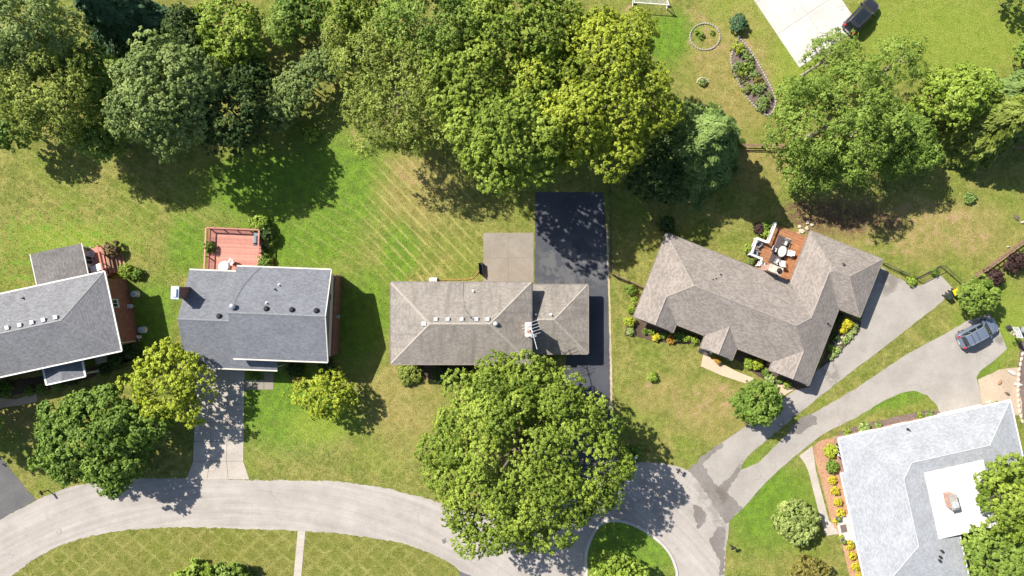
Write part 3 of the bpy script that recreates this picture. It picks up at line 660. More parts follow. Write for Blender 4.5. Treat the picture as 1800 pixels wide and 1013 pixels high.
def window(parent, x, y, ang, z, w_, h_, m=None, shutters=False, sill=True):
    """window on a wall whose outward normal points along ang"""
    Mx = Matrix.Translation((x, y, z)) @ Matrix.Rotation(ang-pi/2, 4, 'Z')
    b = MB()
    for x0, x1, z0, z1 in ((-w_/2-.07, -w_/2, -.07, h_+.07), (w_/2, w_/2+.07, -.07, h_+.07), (-w_/2, w_/2, -.07, 0), (-w_/2, w_/2, h_, h_+.07), (-.025, .025, 0, h_)): b.box(x0, x1, -.06, .055, z0, z1, Mx)
    fr = b.build('window', m or M['white'], parent)
    for s in (-1, 1):
        MB().box(min(s*.03, s*(w_/2-.005)), max(s*.03, s*(w_/2-.005)), -.03, .015, .005, h_-.005, Mx).build('pane', M['glass'], fr)
    if sill: MB().box(-w_/2-.12, w_/2+.12, -.03, .13, -.13, -.075, Mx).build('sill', M['white'], fr)
    if shutters:
        for s in (-1, 1): MB().box(s*(w_/2+.27)-.17, s*(w_/2+.27)+.17, -.02, .045, -.05, h_+.05, Mx).build('shutter', M['dark'], fr)
    return fr
def door(parent, x, y, ang, w_, h_, m, z=.05, garage=False):
    Mx = Matrix.Translation((x, y, z)) @ Matrix.Rotation(ang-pi/2, 4, 'Z')
    d = MB().box(-w_/2, w_/2, -.05, .04, 0, h_, Mx).build('garage_door' if garage else 'door', m, parent)
    for x0, x1, z0, z1 in ((-w_/2-.1, -w_/2-.003, 0, h_+.1), (w_/2+.003, w_/2+.1, 0, h_+.1), (-w_/2, w_/2, h_+.003, h_+.1)): MB().box(x0, x1, -.05, .06, z0, z1, Mx).build('frame', M['white'], d)
    if garage:
        for k in range(4): MB().box(-w_/2+.06, w_/2-.06, .042, .06, .06+k*h_/4, (k+1)*h_/4-.04, Mx).build('panel', M['white'], d)
    else: MB().tube(Mx @ Vector((w_/2-.1, .04, h_*.46)), Mx @ Vector((w_/2-.1, .1, h_*.46)), .03, .03, 6).build('handle', M['metal'], d)
    return d
def vent(parent, x, y, z, m, kind='box', s=.24):
    b = MB()
    if kind == 'box': b.box(x-s, x+s, y-s, y+s, z-.12, z+.16).box(x-s-.04, x+s+.04, y-s-.04, y+s+.04, z+.165, z+.22)
    elif kind == 'dome': b.lathe([(s*.8, -.12), (s*.8, .1), (s*1.15, .12), (s*1.0, .22), (s*.45, .3)], (x, y, z))
    elif kind == 'pipe': b.tube((x, y, z-.15), (x, y, z+.38), .07, .07, 8); b.lathe([(.17, -.05), (.09, .1)], (x, y, z), 8)
    elif kind == 'turbine': b.lathe([(.15, -.15), (.15, .25), (.30, .3), (.36, .45), (.28, .6), (.08, .66)], (x, y, z))
    return b.build('roof_vent' if kind != 'pipe' else 'vent_pipe', m, parent)
def footprint(mb, pts, z0, z1): mb.prism(pts, z0, z1)
def hardrect(t, x0, x1, y0, y1):
    c, s = cos(t.rotation_euler[2]), sin(t.rotation_euler[2]); L = t.location
    HARD.append(np.array([(L.x+a*c-b*s, L.y+a*s+b*c) for a, b in ((x0, y0), (x1, y0), (x1, y1), (x0, y1))]))
#--PART2--
# ------------------------------------------------------------------ house with mid grey hip roof, far left
T = thing('house', 'brick house with mid grey hipped roof and row of white vents, cut by left edge', 'house', (-44.15, -2.56, 0), R(12.2)); hardrect(T, -30, -.25, -3.8, 3.8)
MB().box(-29.5, -.25, -3.75, 3.75, 0, 4.52).build('wall', M['brick'], T)
rb = MB(); ln = hip(rb, -30, 0, -4.45, 4.45, 4.65, .46, 'x'); rf = rb.build('roof', M['r1'], T); caps([l for l in ln], M['r1cap'], rf, .11)
for a, b_ in (((-30, 4.52, 4.6), (.06, 4.52, 4.6)), ((.07, 4.5, 4.6), (.07, -4.5, 4.6)), ((.06, -4.52, 4.6), (-30, -4.52, 4.6))): bar(a, b_, .15, .14, 'gutter', M['trim'], T)
for x in (-10.37, -8.98, -7.64, -6.37, -5.03): vent(rf, x, .5, 6.5, M['steel'], 'box', .17)
vent(rf, -9.0, 3.42, 5.1, M['black'], 'pipe')
window(T, -.25, .9, 0, 3.0, .8, 1.1)
for x in (-3, -12, -15): window(T, x, -3.75, -pi/2, 1., 1.4, 1.3)
for x in (-6, -12): window(T, x, 3.75, pi/2, 3., 1.2, 1.2)
door(T, -7.6, -3.75, -pi/2, 1.0, 2.1, M['dark'])
MB().tube((-.18, -3.6, 0), (-.18, -3.6, 4.5), .05).build('downspout', M['trim'], T)
# portico
pb = MB(); ln = hip(pb, -9.9, -5.4, -6.35, -3.4, 3.1, .3, 'y', 'gable', 'gable'); po = pb.build('porch_roof', M['r2'], T)
for x in (-9.9, -5.4): bar((x, -6.4, 3.08), (x, -4.4, 3.08), .2, .16, 'trim_board', M['white'], po)
for s in (-1, 1): bar((-7.65, -6.42, 3.1+2.25*.3), (-7.65+s*2.25, -6.42, 3.08), .14, .2, 'trim_board', M['white'], po)
for x in (-9.6, -5.7): MB().lathe([(.2, 0), (.2, .2), (.13, .25), (.11, 2.75), (.19, 2.8), (.19, 2.93)], (x, -6.05, 0), 10).build('column', M['white'], T)
MB().box(-5.3, -4.0, -5.3, -3.8, 0, .9).build('planter_wall', M['greystone'], T)
# sunroom
sr = thing('sunroom', 'low annexe with weathered brown shingle roof behind the left brick house', 'annexe', (-44.15, -2.56, 0), R(12.2)); hardrect(sr, -8.7, -3.2, 3.9, 8.2)
MB().box(-8.7, -3.25, 3.9, 8.2, 0, 2.4).build('wall', M['siding'], sr)
rb = MB(); hip(rb, -8.95, -3.05, 4.46, 8.45, 2.55, .09, 'y', 'gable', 'gable', .12); rb.build('roof', M['sunroof'], sr)
bar((-3.0, 4.6, 2.5), (-3.0, 8.5, 2.5), .09, .12, 'trim_board', M['trim'], sr); bar((-9.0, 4.6, 2.5), (-9.0, 8.5, 2.5), .09, .12, 'trim_board', M['trim'], sr)
for y in (5.3, 6.6, 7.6): window(sr, -3.25, y, 0, .9, .9, 1.2)
dk = thing('wooden_deck', 'small red brown deck with steps beside the sunroom', 'deck', (-44.15, -2.56, 0), R(12.2)); hardrect(dk, -3.1, .3, 4, 8)
for k in range(9): MB().box(-3.0+k*.145, -3.0+k*.145+.137, 4.5, 7.95, .96, 1.0).build('board', M['redwood'], dk)
MB().box(-2.95, -1.75, 4.55, 7.9, 0, .95).build('deck_base', M['brownwood'], dk)
for y in (4.6, 5.8, 7.0, 7.9): MB().box(-1.76, -1.66, y-.05, y+.05, 0, 1.85).build('post', M['redrail'], dk)
MB().box(-1.8, -1.62, 4.5, 8.0, 1.86, 1.92).build('top_rail', M['redrail'], dk)
for k in range(5): MB().box(-1.6+k*.33, -1.6+(k+1)*.33-.01, 4.7, 6.8, 0, .9-k*.18).build('step', M['brownwood'], dk)
MB().box(-1.62, -.9, 6.85, 7.95, 0, 1.3).build('bench_box', M['brownwood'], dk)
def lawn_chair(name, label, x, y, z, rz, m, cat='chair', group=None, lounge=False, frame=None):
    t = thing(name, label, cat, (x, y, z), rz, group); fm = frame or m
    L = 1.15 if lounge else .5
    MB().box(-.26, .26, -L/2, L/2, .36, .42).build('seat', m, t)
    Mx = Matrix.Translation((0, L/2, .4)) @ Matrix.Rotation(R(-22), 4, 'X')
    MB().box(-.26, .26, -.03, .03, 0, .62, Mx).build('backrest', m, t)
    for sx in (-1, 1):
        for sy in (-1, 1): MB().tube((sx*.23, sy*(L/2-.04), 0), (sx*.23, sy*(L/2-.04), .37), .022, n=5).build('leg', fm, t)
        MB().box(sx*.29-.04, sx*.29+.04, -L/2+.02, L/2+.1, .58, .62).build('armrest', fm, t)
        MB().tube((sx*.29, -L/2+.06, .38), (sx*.29, -L/2+.06, .6), .02, n=5).build('arm_post', fm, t)
    return t
def at(T_, x, y):
    c, s = cos(T_.rotation_euler[2]), sin(T_.rotation_euler[2]); return (T_.location.x+x*c-y*s, T_.location.y+x*s+y*c)
x, y = at(dk, -2.4, 5.5)
tb = thing('patio_table', 'white rectangular table on the small red brown deck', 'table', (x, y, 1.0), R(22))
MB().box(-.75, .75, -.38, .38, .68, .73).build('table_top', M['white'], tb)
for sx in (-1, 1):
    for sy in (-1, 1): MB().tube((sx*.66, sy*.3, 0), (sx*.66, sy*.3, .68), .03).build('leg', M['white'], tb)
x, y = at(dk, -2.75, 7.2)
lawn_chair('deck_chair', 'wicker chair on the small red brown deck by the sunroom', x, y, 1.0, R(80), M['cushion'])
def ac_unit(label, x, y, m, r=.38, h=.75):
    t = thing('air_conditioner', label, 'air conditioner', (x, y, 0))
    MB().lathe([(r+.06, 0), (r+.06, .08), (r, .09), (r, h-.06), (r-.04, h)], (0, 0, 0), 18).build('housing', M['metal'], t)
    g_ = MB().lathe([(r-.06, h+.002), (r-.09, h+.03)], (0, 0, 0), 18).build('fan_grille', m, t)
    for k in range(6):
        a = k*pi/3; MB().tube((.05*cos(a), .05*sin(a), h+.045), ((r-.08)*cos(a), (r-.08)*sin(a), h+.035), .012, n=4).build('grille_bar', M['dark'], g_)
    return t
ac_unit('round air conditioner by the brick wall, nearer the yellow shrub', *at(T, .55, 1.77), M['blue'])
ac_unit('round air conditioner by the brick wall, nearer the front corner', *at(T, .5, -2.48), M['blue'])
x, y = at(T, .05, .46); b = MB(); b.box(x-.25, x+.2, y-.2, y+.2, .75, 1.15).box(x-.28, x+.23, y-.23, y+.23, 1.152, 1.2); o = b.tube((x, y, 0), (x, y, .76), .05).build('utility_box', M['steel']); tag(o, 'white utility box between the two round air conditioners', 'utility box')
x, y = at(T, -.1, -3.2); b = MB(); b.box(x-.2, x+.2, y-.15, y+.15, .02, .45).box(x-.23, x+.23, y-.18, y+.18, .452, .5); tag(b.build('vent_hood', M['white']), 'small white vent hood low on the brick wall at the front corner', 'vent')

# ------------------------------------------------------------------ slate roofed house
T = thing('house', 'two storey house with dark slate grey gabled roof and red deck behind', 'house', (-25.4, -2.9, 0), R(-2.2)); hardrect(T, -11, 5.2, -4.8, 4.6); hardrect(T, -11, -.9, -6.2, 0)
MB().box(-4.9, 5.22, -4.6, 4.6, 0, 2.55).build('wall', M['brick2'], T)
gz = 6.42
MB().add([(x, y, z) for x in (-4.75, 5.0) for y, z in ((-4.62, 2.552), (4.62, 2.552), (4.62, 4.62), (0, gz), (-4.62, 4.62))], [(0, 1, 2, 3, 4), (5, 9, 8, 7, 6), (0, 5, 6, 1), (1, 6, 7, 2), (2, 7, 8, 3), (3, 8, 9, 4), (4, 9, 5, 0)]).build('upper_wall', M['siding'], T)
MB().box(-10.9, -4.88, -5.6, 4.1, 0, 2.84).build('wing_wall', M['brick2'], T)
MB().add([(x, y, z) for x in (-10.88, -10.7) for y, z in ((-5.58, 2.842), (4.08, 2.842), (-.95, 5.1))], [(0, 1, 2), (3, 5, 4), (0, 3, 4, 1), (1, 4, 5, 2), (2, 5, 3, 0)]).build('gable_wall', M['siding'], T)
rb = MB(); ln1 = hip(rb, -5.2, 5.22, -5.06, 5.1, 4.72, .365, 'x', 'gable', 'gable'); rf = rb.build('roof', M['r2'], T)
rb = MB(); ln2 = hip(rb, -11.2, -.84, -6.42, 4.52, 3.0, .43, 'x', 'gable', 'gable'); rw = rb.build('wing_roof', M['r2'], T)
caps(ln1, M['r2cap'], rf); caps([((-11.2, -.95, 3+5.47*.43), (-5.25, -.95, 3+5.47*.43))], M['r2cap'], rw)
for a, b_ in (((-5.2, 5.17, 4.66), (5.24, 5.17, 4.66)), ((-5.2, -5.13, 4.66), (5.24, -5.13, 4.66)), ((-11.2, 4.59, 2.94), (-5.26, 4.59, 2.94)), ((-11.2, -6.49, 2.94), (-.84, -6.49, 2.94))): bar(a, b_, .15, .13, 'gutter', M['cream'], T)
for s, yy in ((1, 5.1), (-1, -5.06)): bar((5.27, yy, 4.64), (5.27, .02, 6.48), .1, .2, 'rake_board', M['siding'], T)
for x in (-1.16, 1.61, 4.25): vent(rf, x, .62, 6.32, M['black'], 'dome', .27)
vent(rf, -1.24, 1.25, 6.1, M['white'], 'pipe'); vent(rf, -.2, 3.25, 5.35, M['white'], 'pipe'); vent(rf, -.57, 2.73, 5.55, M['dark'], 'pipe')
vent(rw, -6.74, -.45, 5.1, M['black'], 'dome', .27); vent(rf, -4.75, .75, 6.25, M['metal'], 'turbine')
ch = MB().box(-11.33, -10.63, 1.35, 2.6, 0, 6.6).build('chimney', M['brick2'], T)
MB().box(-11.4, -10.56, 1.28, 2.67, 6.602, 6.68).build('chimney_cap', M['blue'], ch)
MB().box(-11.2, -10.75, 1.55, 2.4, 6.681, 6.86).build('flue', M['blue'], ch)
gv = MB().box(5.0, 5.04, 1.6, 2.5, 3.55, 4.1).build('gable_vent', M['white'], T)
for k in range(4): MB().box(5.041, 5.06, 1.68, 2.42, 3.62+k*.11, 3.69+k*.11).build('slat', M['dark'], gv)
for x in (-2.5, 2.5): window(T, x, 4.6, pi/2, 3.1, 1.3, 1.2); window(T, x, -4.62, -pi/2, 3.1, 1.3, 1.2)
door(T, -8, 4.1, pi/2, 1.8, 2.1, M['glass'], .8); door(T, -2, -4.6, -pi/2, .95, 2.1, M['dark']); door(T, -7.8, -5.6, -pi/2, 4.8, 2.2, M['white'], .03, True)
for y in (-6.1,): MB().box(-1.1, -.95, y-.07, y+.07, 0, 2.84).build('porch_post', M['white'], T)
MB().tube((5.3, 4.5, 0), (5.3, 4.5, 4.6), .05).build('downspout', M['cream'], T)
b = MB(); x, y = at(T, 5.4, -.2); b.box(x-.15, x+.12, y-.2, y+.2, 1.1, 1.7).tube((x, y, 0), (x, y, 1.12), .04).tube((x, y, 1.68), (x, y, 2.6), .04); tag(b.build('meter_box', M['metal']), 'grey electric meter box on the east wall of the slate roofed house', 'meter box')
b = MB(); pts = [(-2.5, 5.1, 4.74), (-3.25, 4.2, 5.06), (-3.9, 3.2, 5.42), (-4.38, 2.2, 5.8), (-4.6, 1.4, 6.1), (-4.72, .8, 6.4)]
pts = [(*at(T, p[0], p[1]), p[2]+.01) for p in pts]; tag(b.path(pts, .013).build('cable_shadow', M['black']), 'cable shadow modelled as a black tube curving over the slate grey roof to the turbine vent', 'cable')  # black tube laid on the roof in place of a wire's cast shadow
# red deck
D = thing('red_deck', 'raised red stained timber deck with railing behind the slate roofed house', 'deck', (-32.15, 4.35, 0), R(-2.5)); hardrect(D, -3.1, 3.1, -2.6, 2.5)
nb = 34; pw = 5.05/nb
for k in range(nb): MB().box(-3.08, 3.08, -2.55+k*pw+.004, -2.55+(k+1)*pw-.004, .76, .8).build('board', M['redwood'], D)
MB().box(-3.05, 3.05, -2.52, 2.47, .5, .755).build('deck_frame', M['redrail'], D)
for x in (-2.9, 0, 2.9):
    for y in (-2.3, 2.3): MB().box(x-.08, x+.08, y-.08, y+.08, 0, .5).build('footing_post', M['redrail'], D)
rails = [((-3.05, -2.5), (-3.05, 2.45)), ((-3.05, 2.45), (3.05, 2.45)), ((3.05, 2.45), (3.05, -.2))]
bal = MB()
for (x0, y0), (x1, y1) in rails:
    L = math.hypot(x1-x0, y1-y0); nseg = max(2, round(L/1.5))
    for k in range(nseg+1):
        x, y = x0+(x1-x0)*k/nseg, y0+(y1-y0)*k/nseg
        MB().box(x-.05, x+.05, y-.05, y+.05, .8, 1.76).build('post', M['redrail'], D)
    bar((x0, y0, 1.79), (x1, y1, 1.79), .16, .05, 'top_rail', M['redwood'], D); bar((x0, y0, .93), (x1, y1, .93), .06, .08, 'bottom_rail', M['redrail'], D)
    nbal = int(L/.14)
    for k in range(1, nbal):
        x, y = x0+(x1-x0)*k/nbal, y0+(y1-y0)*k/nbal; bal.box(x-.014, x+.014, y-.014, y+.014, .97, 1.765)
bal.build('baluster', M['redrail'], D, kind='stuff')
for k in range(4): MB().box(3.1+k*.28, 3.1+(k+1)*.28-.01, -1.9, -.9, 0, .64-k*.17).build('step', M['redrail'], D)
x, y = at(D, 2.66, 1.35)
G_ = thing('gas_grill', 'grey gas grill against the right railing of the red deck', 'grill', (x, y, .8), R(-2.5))
MB().box(-.27, .27, -.38, .38, .1, .78).build('cabinet', M['dark'], G_)
MB().add([(sx*a, yy, z) for yy in (-.4, .4) for sx, a, z in ((-1, .29, .79), (-1, .26, 1.0), (-1, .12, 1.12), (1, .12, 1.12), (1, .26, 1.0), (1, .29, .79))], [(0, 1, 2, 3, 4, 5), (11, 10, 9, 8, 7, 6)]+[(i, (i+1) % 6, 6+(i+1) % 6, 6+i) for i in range(6)]).build('lid', M['greywood'], G_)
for s in (-1, 1): MB().box(-.25, .25, s*.58-.17, s*.58+.17, .76, .8).build('side_shelf', M['greywood'] if s > 0 else M['dark'], G_)
for s in (-1, 1): MB().tube((-.2, s*.35, .08), (.2, s*.35, .08), .08, n=8).build('wheel', M['tyre'], G_)
x, y = at(D, -.95, -1.95)
tb = thing('draped_table', 'round table under a white patterned cloth on the red deck', 'table', (x, y, .8))
bm_ = MB(); n = 28; prof = [(.05, .74), (.5, .74), (.56, .72)]
vs_ = [(.0, 0, .745)]; fs_ = []
for j, (rr, z) in enumerate([(.3, .745), (.55, .742), (.6, .70), (.66, .45), (.7, .3)]):
    for i in range(n):
        k = 1+(.07*sin(i*2*pi/n*7+j) if j > 2 else 0); vs_.append((rr*k*cos(2*pi*i/n), rr*k*sin(2*pi*i/n), z))
for i in range(n): fs_.append((0, 1+i, 1+(i+1) % n))
for j in range(4):
    for i in range(n): fs_.append((1+j*n+i, 1+j*n+(i+1) % n, 1+(j+1)*n+(i+1) % n, 1+(j+1)*n+i))
bm_.add(vs_, fs_, None, True); bm_.build('tablecloth', M['cloth'], tb)
MB().lathe([(.25, 0), (.05, .05), (.05, .72)], (0, 0, 0), 10).build('pedestal', M['dark'], tb)
lawn_chair('garden_chair', 'white chair pulled up to the draped table on the red deck', *at(D, -.25, -1.45), .8, R(-35), M['cloth'])
lawn_chair('garden_chair', 'red chair beside the draped table on the red deck', *at(D, .1, -2.1), .8, R(-110), M['redrail'])

# ------------------------------------------------------------------ middle house with weathered hip roof
T = thing('house', 'middle house with weathered brown grey hipped roof and lower garage wing', 'house', (-5.6, -3.9, 0)); hardrect(T, -7.4, 7.5, -4.2, 4.2); hardrect(T, 7, 14, -3.2, 4)
wx = lambda x: x+5.6; wy = lambda y: y+3.9
MB().box(wx(-12.8), wx(1.65), wy(-7.85), wy(.05), 0, 4.46).build('wall', M['brick'], T)
MB().box(wx(1.652), wx(8.1), wy(-6.9), wy(-.15), 0, 2.36).build('garage_wall', M['brick'], T)
rb = MB(); ln = hip(rb, wx(-13.38), wx(2.17), wy(-8.4), wy(.62), 4.6, .42); rf = rb.build('roof', M['r3'], T); caps(ln, M['r3cap'], rf, .14)
rb = MB(); ln = hip(rb, wx(.9), wx(8.62), wy(-7.45), wy(.36), 2.5, .385, 'x', 'gable', 'hip'); gr = rb.build('garage_roof', M['r3'], T)
caps([((max(a[0], wx(2.4)), a[1], a[2]), b_) for a, b_ in ln], M['r3cap'], gr, .13)
e = .06
for a, b_ in (((-13.38, .68), (2.17, .68)), ((2.23, .62), (2.23, -8.4)), ((2.17, -8.46), (-13.38, -8.46)), ((-13.44, -8.4), (-13.44, .62))): bar((wx(a[0]), wy(a[1]), 4.55), (wx(b_[0]), wy(b_[1]), 4.55), .12, .12, 'gutter', M['gut'] if a[0] != 2.23 else M['dark'], T)
for a, b_ in (((2.3, .42), (8.62, .42)), ((8.68, .36), (8.68, -7.45)), ((8.62, -7.51), (2.3, -7.51))): bar((wx(a[0]), wy(a[1]), 2.45), (wx(b_[0]), wy(b_[1]), 2.45), .12, .12, 'gutter', M['gut'], T)
for x in (-8.24, -6.95, -5.44, -3.84, -2.64): vent(rf, wx(x), wy(-3.35), 6.25, M['steel'], 'box', .16)
vent(rf, wx(-9.54), wy(-3.84), 6.18, M['steel'], 'box', .2); vent(rf, wx(-1.77), wy(-3.86), 6.28, M['steel'], 'dome', .24)
vent(rf, wx(-4.27), wy(-.34), 5.0, M['white'], 'pipe'); vent(gr, wx(4.36), wy(-2.98), 3.8, M['white'], 'pipe'); vent(gr, wx(2.63), wy(-2.96), 3.8, M['steel'], 'pipe')
ch = MB().box(wx(1.45), wx(2.05), wy(-5.15), wy(-3.75), 0, 6.7).build('chimney', M['brickpink'], T)
MB().box(wx(1.38), wx(2.12), wy(-5.22), wy(-3.68), 6.702, 6.8).build('chimney_cap', M['whitecon'], ch)
MB().box(wx(1.6), wx(1.9), wy(-4.75), wy(-4.45), 6.801, 7.0).build('flue', M['terracotta'], ch); MB().box(wx(1.58), wx(1.92), wy(-4.1), wy(-3.78), 6.801, 6.98).build('flue', M['white'], ch)
for x in (-10.5, -7, -3.5): window(T, wx(x), wy(.05), pi/2, 2.6, 1.4, 1.2); window(T, wx(x), wy(-7.85), -pi/2, 2.6, 1.6, 1.3)
for x in (-11, -3): window(T, wx(x), wy(-7.85), -pi/2, .7, 1.5, 1.1)
door(T, wx(-.2), wy(.05), pi/2, 1.7, 2.1, M['glass']); door(T, wx(-6), wy(-7.85), -pi/2, 1., 2.1, M['white']); door(T, wx(5.2), wy(-6.9), -pi/2, 4.6, 2.1, M['white'], .04, True)
window(T, wx(8.1), wy(-3), 0, 1., 1.2, 1.0); window(T, wx(-12.8), wy(-4), pi, 2.7, 1.2, 1.1)
mt = thing('service_mast', 'small pale service mast and bracket on the ridge of the middle house', 'mast', (-4.54, -3.15, 0))
MB().tube((0, 0, 6.0), (0, 0, 6.9), .04).build('pole', M['metal'], mt)
for a in (.3, 2.4, 4.4): MB().tube((0, 0, 6.35), (.5*cos(a), .5*sin(a), 5.98), .03, n=5).build('brace', M['metal'], mt)
pts = [(-5.34, .66, 4.63), (-5.38, -.3, 5.0), (-5.3, -1.2, 5.38), (-5.15, -2.2, 5.8), (-4.6, -3.1, 6.4)]
tag(MB().path([(a, b_, c) for a, b_, c in pts], .012).build('cable_shadow', M['black']), 'cable shadow modelled as a thin dark tube on the weathered roof of the middle house', 'cable')  # curved shadow of an overhead wire, built as a dark tube on the slope
an = thing('tv_antenna', 'pale metal television antenna on a mast beside the middle house chimney', 'antenna', (2.15, -4.6, 0))
MB().tube((0, 0, 6.6), (0, 0, 8.35), .04).build('mast', M['steel'], an)
av = Vector((.8, -3.0, 0)).normalized(); sv_ = Vector((av.y, -av.x, 0))*-1
bm0 = Vector((-.28, 1.05, 8.3)); MB().tube(bm0, bm0+av*3.0, .045, n=6).build('boom', M['steel'], an)
for k, hl in enumerate((.95, 1.0, 1.0, .95, .8, .35, .3)):
    c = bm0+av*(.1+.33*k) if k < 5 else bm0+av*(1.55+.12*(k-5)); c = c+Vector((0, 0, .05))
    MB().tube(c-sv_*hl+av*.12*hl, c, .022, n=5).tube(c, c+sv_*hl+av*-.05*hl, .022, n=5).build('element', M['steel'], an)
b = MB(); x, y = P(761, 492, .8); t = thing('heat_pump', 'white box unit against the rear wall of the middle house', 'air conditioner', (x, y, 0))
b.box(-.42, .42, -.2, .2, .08, .82).build('housing', M['white'], t); MB().lathe([(.26, 0), (.22, .03)], (0, 0, 0), 14).build('fan_grille', M['steel'], t).location = (0, 0, .822)
MB().box(-.5, .5, -.3, .3, 0, .075).build('base', M['greystone'], t)
x, y = P(845.5, 472, .6); t = thing('storage_bench', 'dark slim storage bench at the patio edge', 'bench', (x, y, .0), R(4))
MB().box(-.22, .22, -.62, .62, .06, .62).build('chest', M['dark'], t); MB().box(-.25, .25, -.65, .65, .622, .68).build('lid', M['black'], t); MB().box(-.25, -.2, -.65, .65, .681, 1.15).build('backrest', M['dark'], t)
hp = smooth_path([(768, 493), (790, 492), (820, 491.5), (833, 488), (842, 476), (846, 466), (852, 462)], 5)
tag(MB().path([(*P(*p), .05) for p in hp], .045).build('garden_hose', M['hose']), 'orange hose on the grass behind the middle house', 'hose')

# ------------------------------------------------------------------ taupe roofed house
x, y = P(1113.76, 557.23, 2.45); A4 = R(-21.5)
T = thing('house', 'rambling house with taupe grey hipped roofs and a timber deck in its corner', 'house', (x, y, 0), A4)
for r in ((.6, 21, 1.5, 9.7), (.5, 4.3, .5, 5), (8.8, 11.8, 0, 3), (17, 20.9, .5, 5), (15.6, 23.5, 9.5, 16)): hardrect(T, *r)
b = MB(); b.prism([(.55, .55), (4.25, .55), (4.25, 1.55), (16.95, 1.55), (16.95, .5), (20.85, .5), (20.85, 9.9), (23.5, 9.9), (23.5, 15.95), (15.65, 15.95), (15.65, 9.7), (.55, 9.7)], 0, 2.34); b.build('wall', M['brickpink'], T)
rb = MB(); E4 = 2.45; q = .48
lnA = hip(rb, 0, 21.35, 1.0, 10.22, E4, q); hip(rb, -.012, 4.8, 0, 4.2, E4-.004, q, 'y', 'gable', 'gable'); hip(rb, 8.35, 12.2, -.46, 4.2, E4-.002, q, 'y', 'gable', 'gable')
hip(rb, 16.56, 21.36, .02, 5.2, E4+.004, q, 'y', 'gable', 'gable'); hip(rb, 15.12, 21.37, 4.5, 13.0, E4+.008, q, 'y', 'gable', 'gable'); lnB = hip(rb, 15.1, 23.95, 9.42, 16.46, E4+.014, q)
rf = rb.build('roof', M['r4'], T)
zr = lambda d: E4+d*q
caps([((4.61, 5.61, zr(4.61)), (16.74, 5.61, zr(4.61))), ((2.4, 0, zr(2.4)), (2.4, 3.4, zr(2.4))), ((2.4, 3.4, zr(2.4)), (4.61, 5.61, zr(4.61))), ((0, 10.22, E4), (4.61, 5.61, zr(4.61))), ((10.27, -.46, zr(1.93)), (10.27, 2.9, zr(1.93))),
      ((18.96, 0, zr(2.4)), (18.96, 3.4, zr(2.4))), ((16.74, 5.61, zr(4.61)), (18.24, 7.11, zr(3.12))), ((18.24, 7.11, zr(3.13)), (18.24, 12.6, zr(3.13))), ((18.62, 12.94, zr(3.53)), (20.43, 12.94, zr(3.53))), ((20.43, 12.94, zr(3.53)), (23.95, 16.46, E4)), ((20.43, 12.94, zr(3.53)), (23.95, 9.42, E4))], M['r4cap'], rf, .11)
out = [(0, 0), (4.8, 0), (4.8, 1.0), (8.35, 1.0), (8.35, -.46), (12.2, -.46), (12.2, 1.0), (16.56, 1.0), (16.56, 0.02), (21.36, .02), (21.36, 9.42), (23.95, 9.42), (23.95, 16.46), (15.1, 16.46), (15.1, 10.22), (0, 10.22)]
cx_, cy_ = 12, 6
for a, b_ in zip(out, out[1:]+out[:1]):
    d = Vector((b_[0]-a[0], b_[1]-a[1])).normalized(); nn = Vector((d.y, -d.x))*.05
    bar((a[0]+nn.x, a[1]+nn.y, E4-.06), (b_[0]+nn.x, b_[1]+nn.y, E4-.06), .1, .11, 'gutter', M['gut'], T)
vent(rf, 19.55, 13.96, 3.45, M['dark'], 'dome', .24)
for x_, y_, z_ in ((6.44, 7.09, 3.7), (6.75, 7.33, 3.6), (7.12, 7.97, 3.35), (20.63, 7.34, 2.75)): vent(rf, x_, y_, z_, M['black'], 'pipe')
ch = MB().box(11.75, 13.15, 10.3, 11.0, 0, 4.2).build('chimney', M['brickpink'], T)
MB().box(11.68, 13.22, 10.22, 11.06, 4.202, 4.28).build('chimney_cap', M['stone'], ch)
MB().lathe([(.24, 0), (.24, .2), (.3, .22), (.1, .34)], (12.8, 10.62, 4.281), 12).build('flue', M['black'], ch)
for xx in (2.4,): window(T, xx, .55, -pi/2, .8, 1.5, 1.2)
for xx in (6, 7.3, 13.8, 15.3): window(T, xx, 1.55, -pi/2, .8, 1.0, 1.2)
window(T, 18.9, .5, -pi/2, .8, 1.5, 1.2); window(T, .55, 5, pi, .9, 1.2, 1.1); window(T, .55, 8, pi, .9, 1.0, 1.1); window(T, 6, 9.7, pi/2, .9, 1.4, 1.1)
for vv in (11.8, 14.2): window(T, 15.65, vv, pi, .9, 1.2, 1.1)
door(T, 10.3, 1.55, -pi/2, 1.0, 2.1, M['terracotta']); door(T, 23.5, 13, 0, 4.6, 2.1, M['white'], .04, True)
for xx in (8.6, 11.9): MB().box(xx-.07, xx+.07, -.3, -.16, 0, 2.34).build('porch_post', M['dark'], T)
# deck in the corner
o4 = Vector((x, y, 0))
D = thing('timber_deck', 'orange brown timber deck with white railing beside the taupe roofed house', 'deck', (*at(T, 13.4, 13.3), 0), A4)
du, dv = 13.4, 13.3
nb = 38; pw = 5.5/nb
for k in range(nb):
    v0 = 10.65+k*pw; u0 = 10.15 if 11.75 < v0 < 13.6 else 11.5
    MB().box(u0-du, 15.4-du, v0+.004-dv, v0+pw-.004-dv, .46, .5).build('board', M['orange'], D)
MB().box(11.55-du, 15.35-du, 10.7-dv, 16.1-dv, 0, .455).box(10.2-du, 11.56-du, 11.8-dv, 13.55-dv, 0, .45).build('deck_frame', M['brownwood'], D)
MB().box(15.41-du, 15.6-du, 10.7-dv, 16.1-dv, 0, .95).build('bench_rail', M['orange'], D); MB().box(15.38-du, 15.63-du, 10.68-dv, 16.15-dv, .952, 1.0).build('bench_top', M['orange'], D)
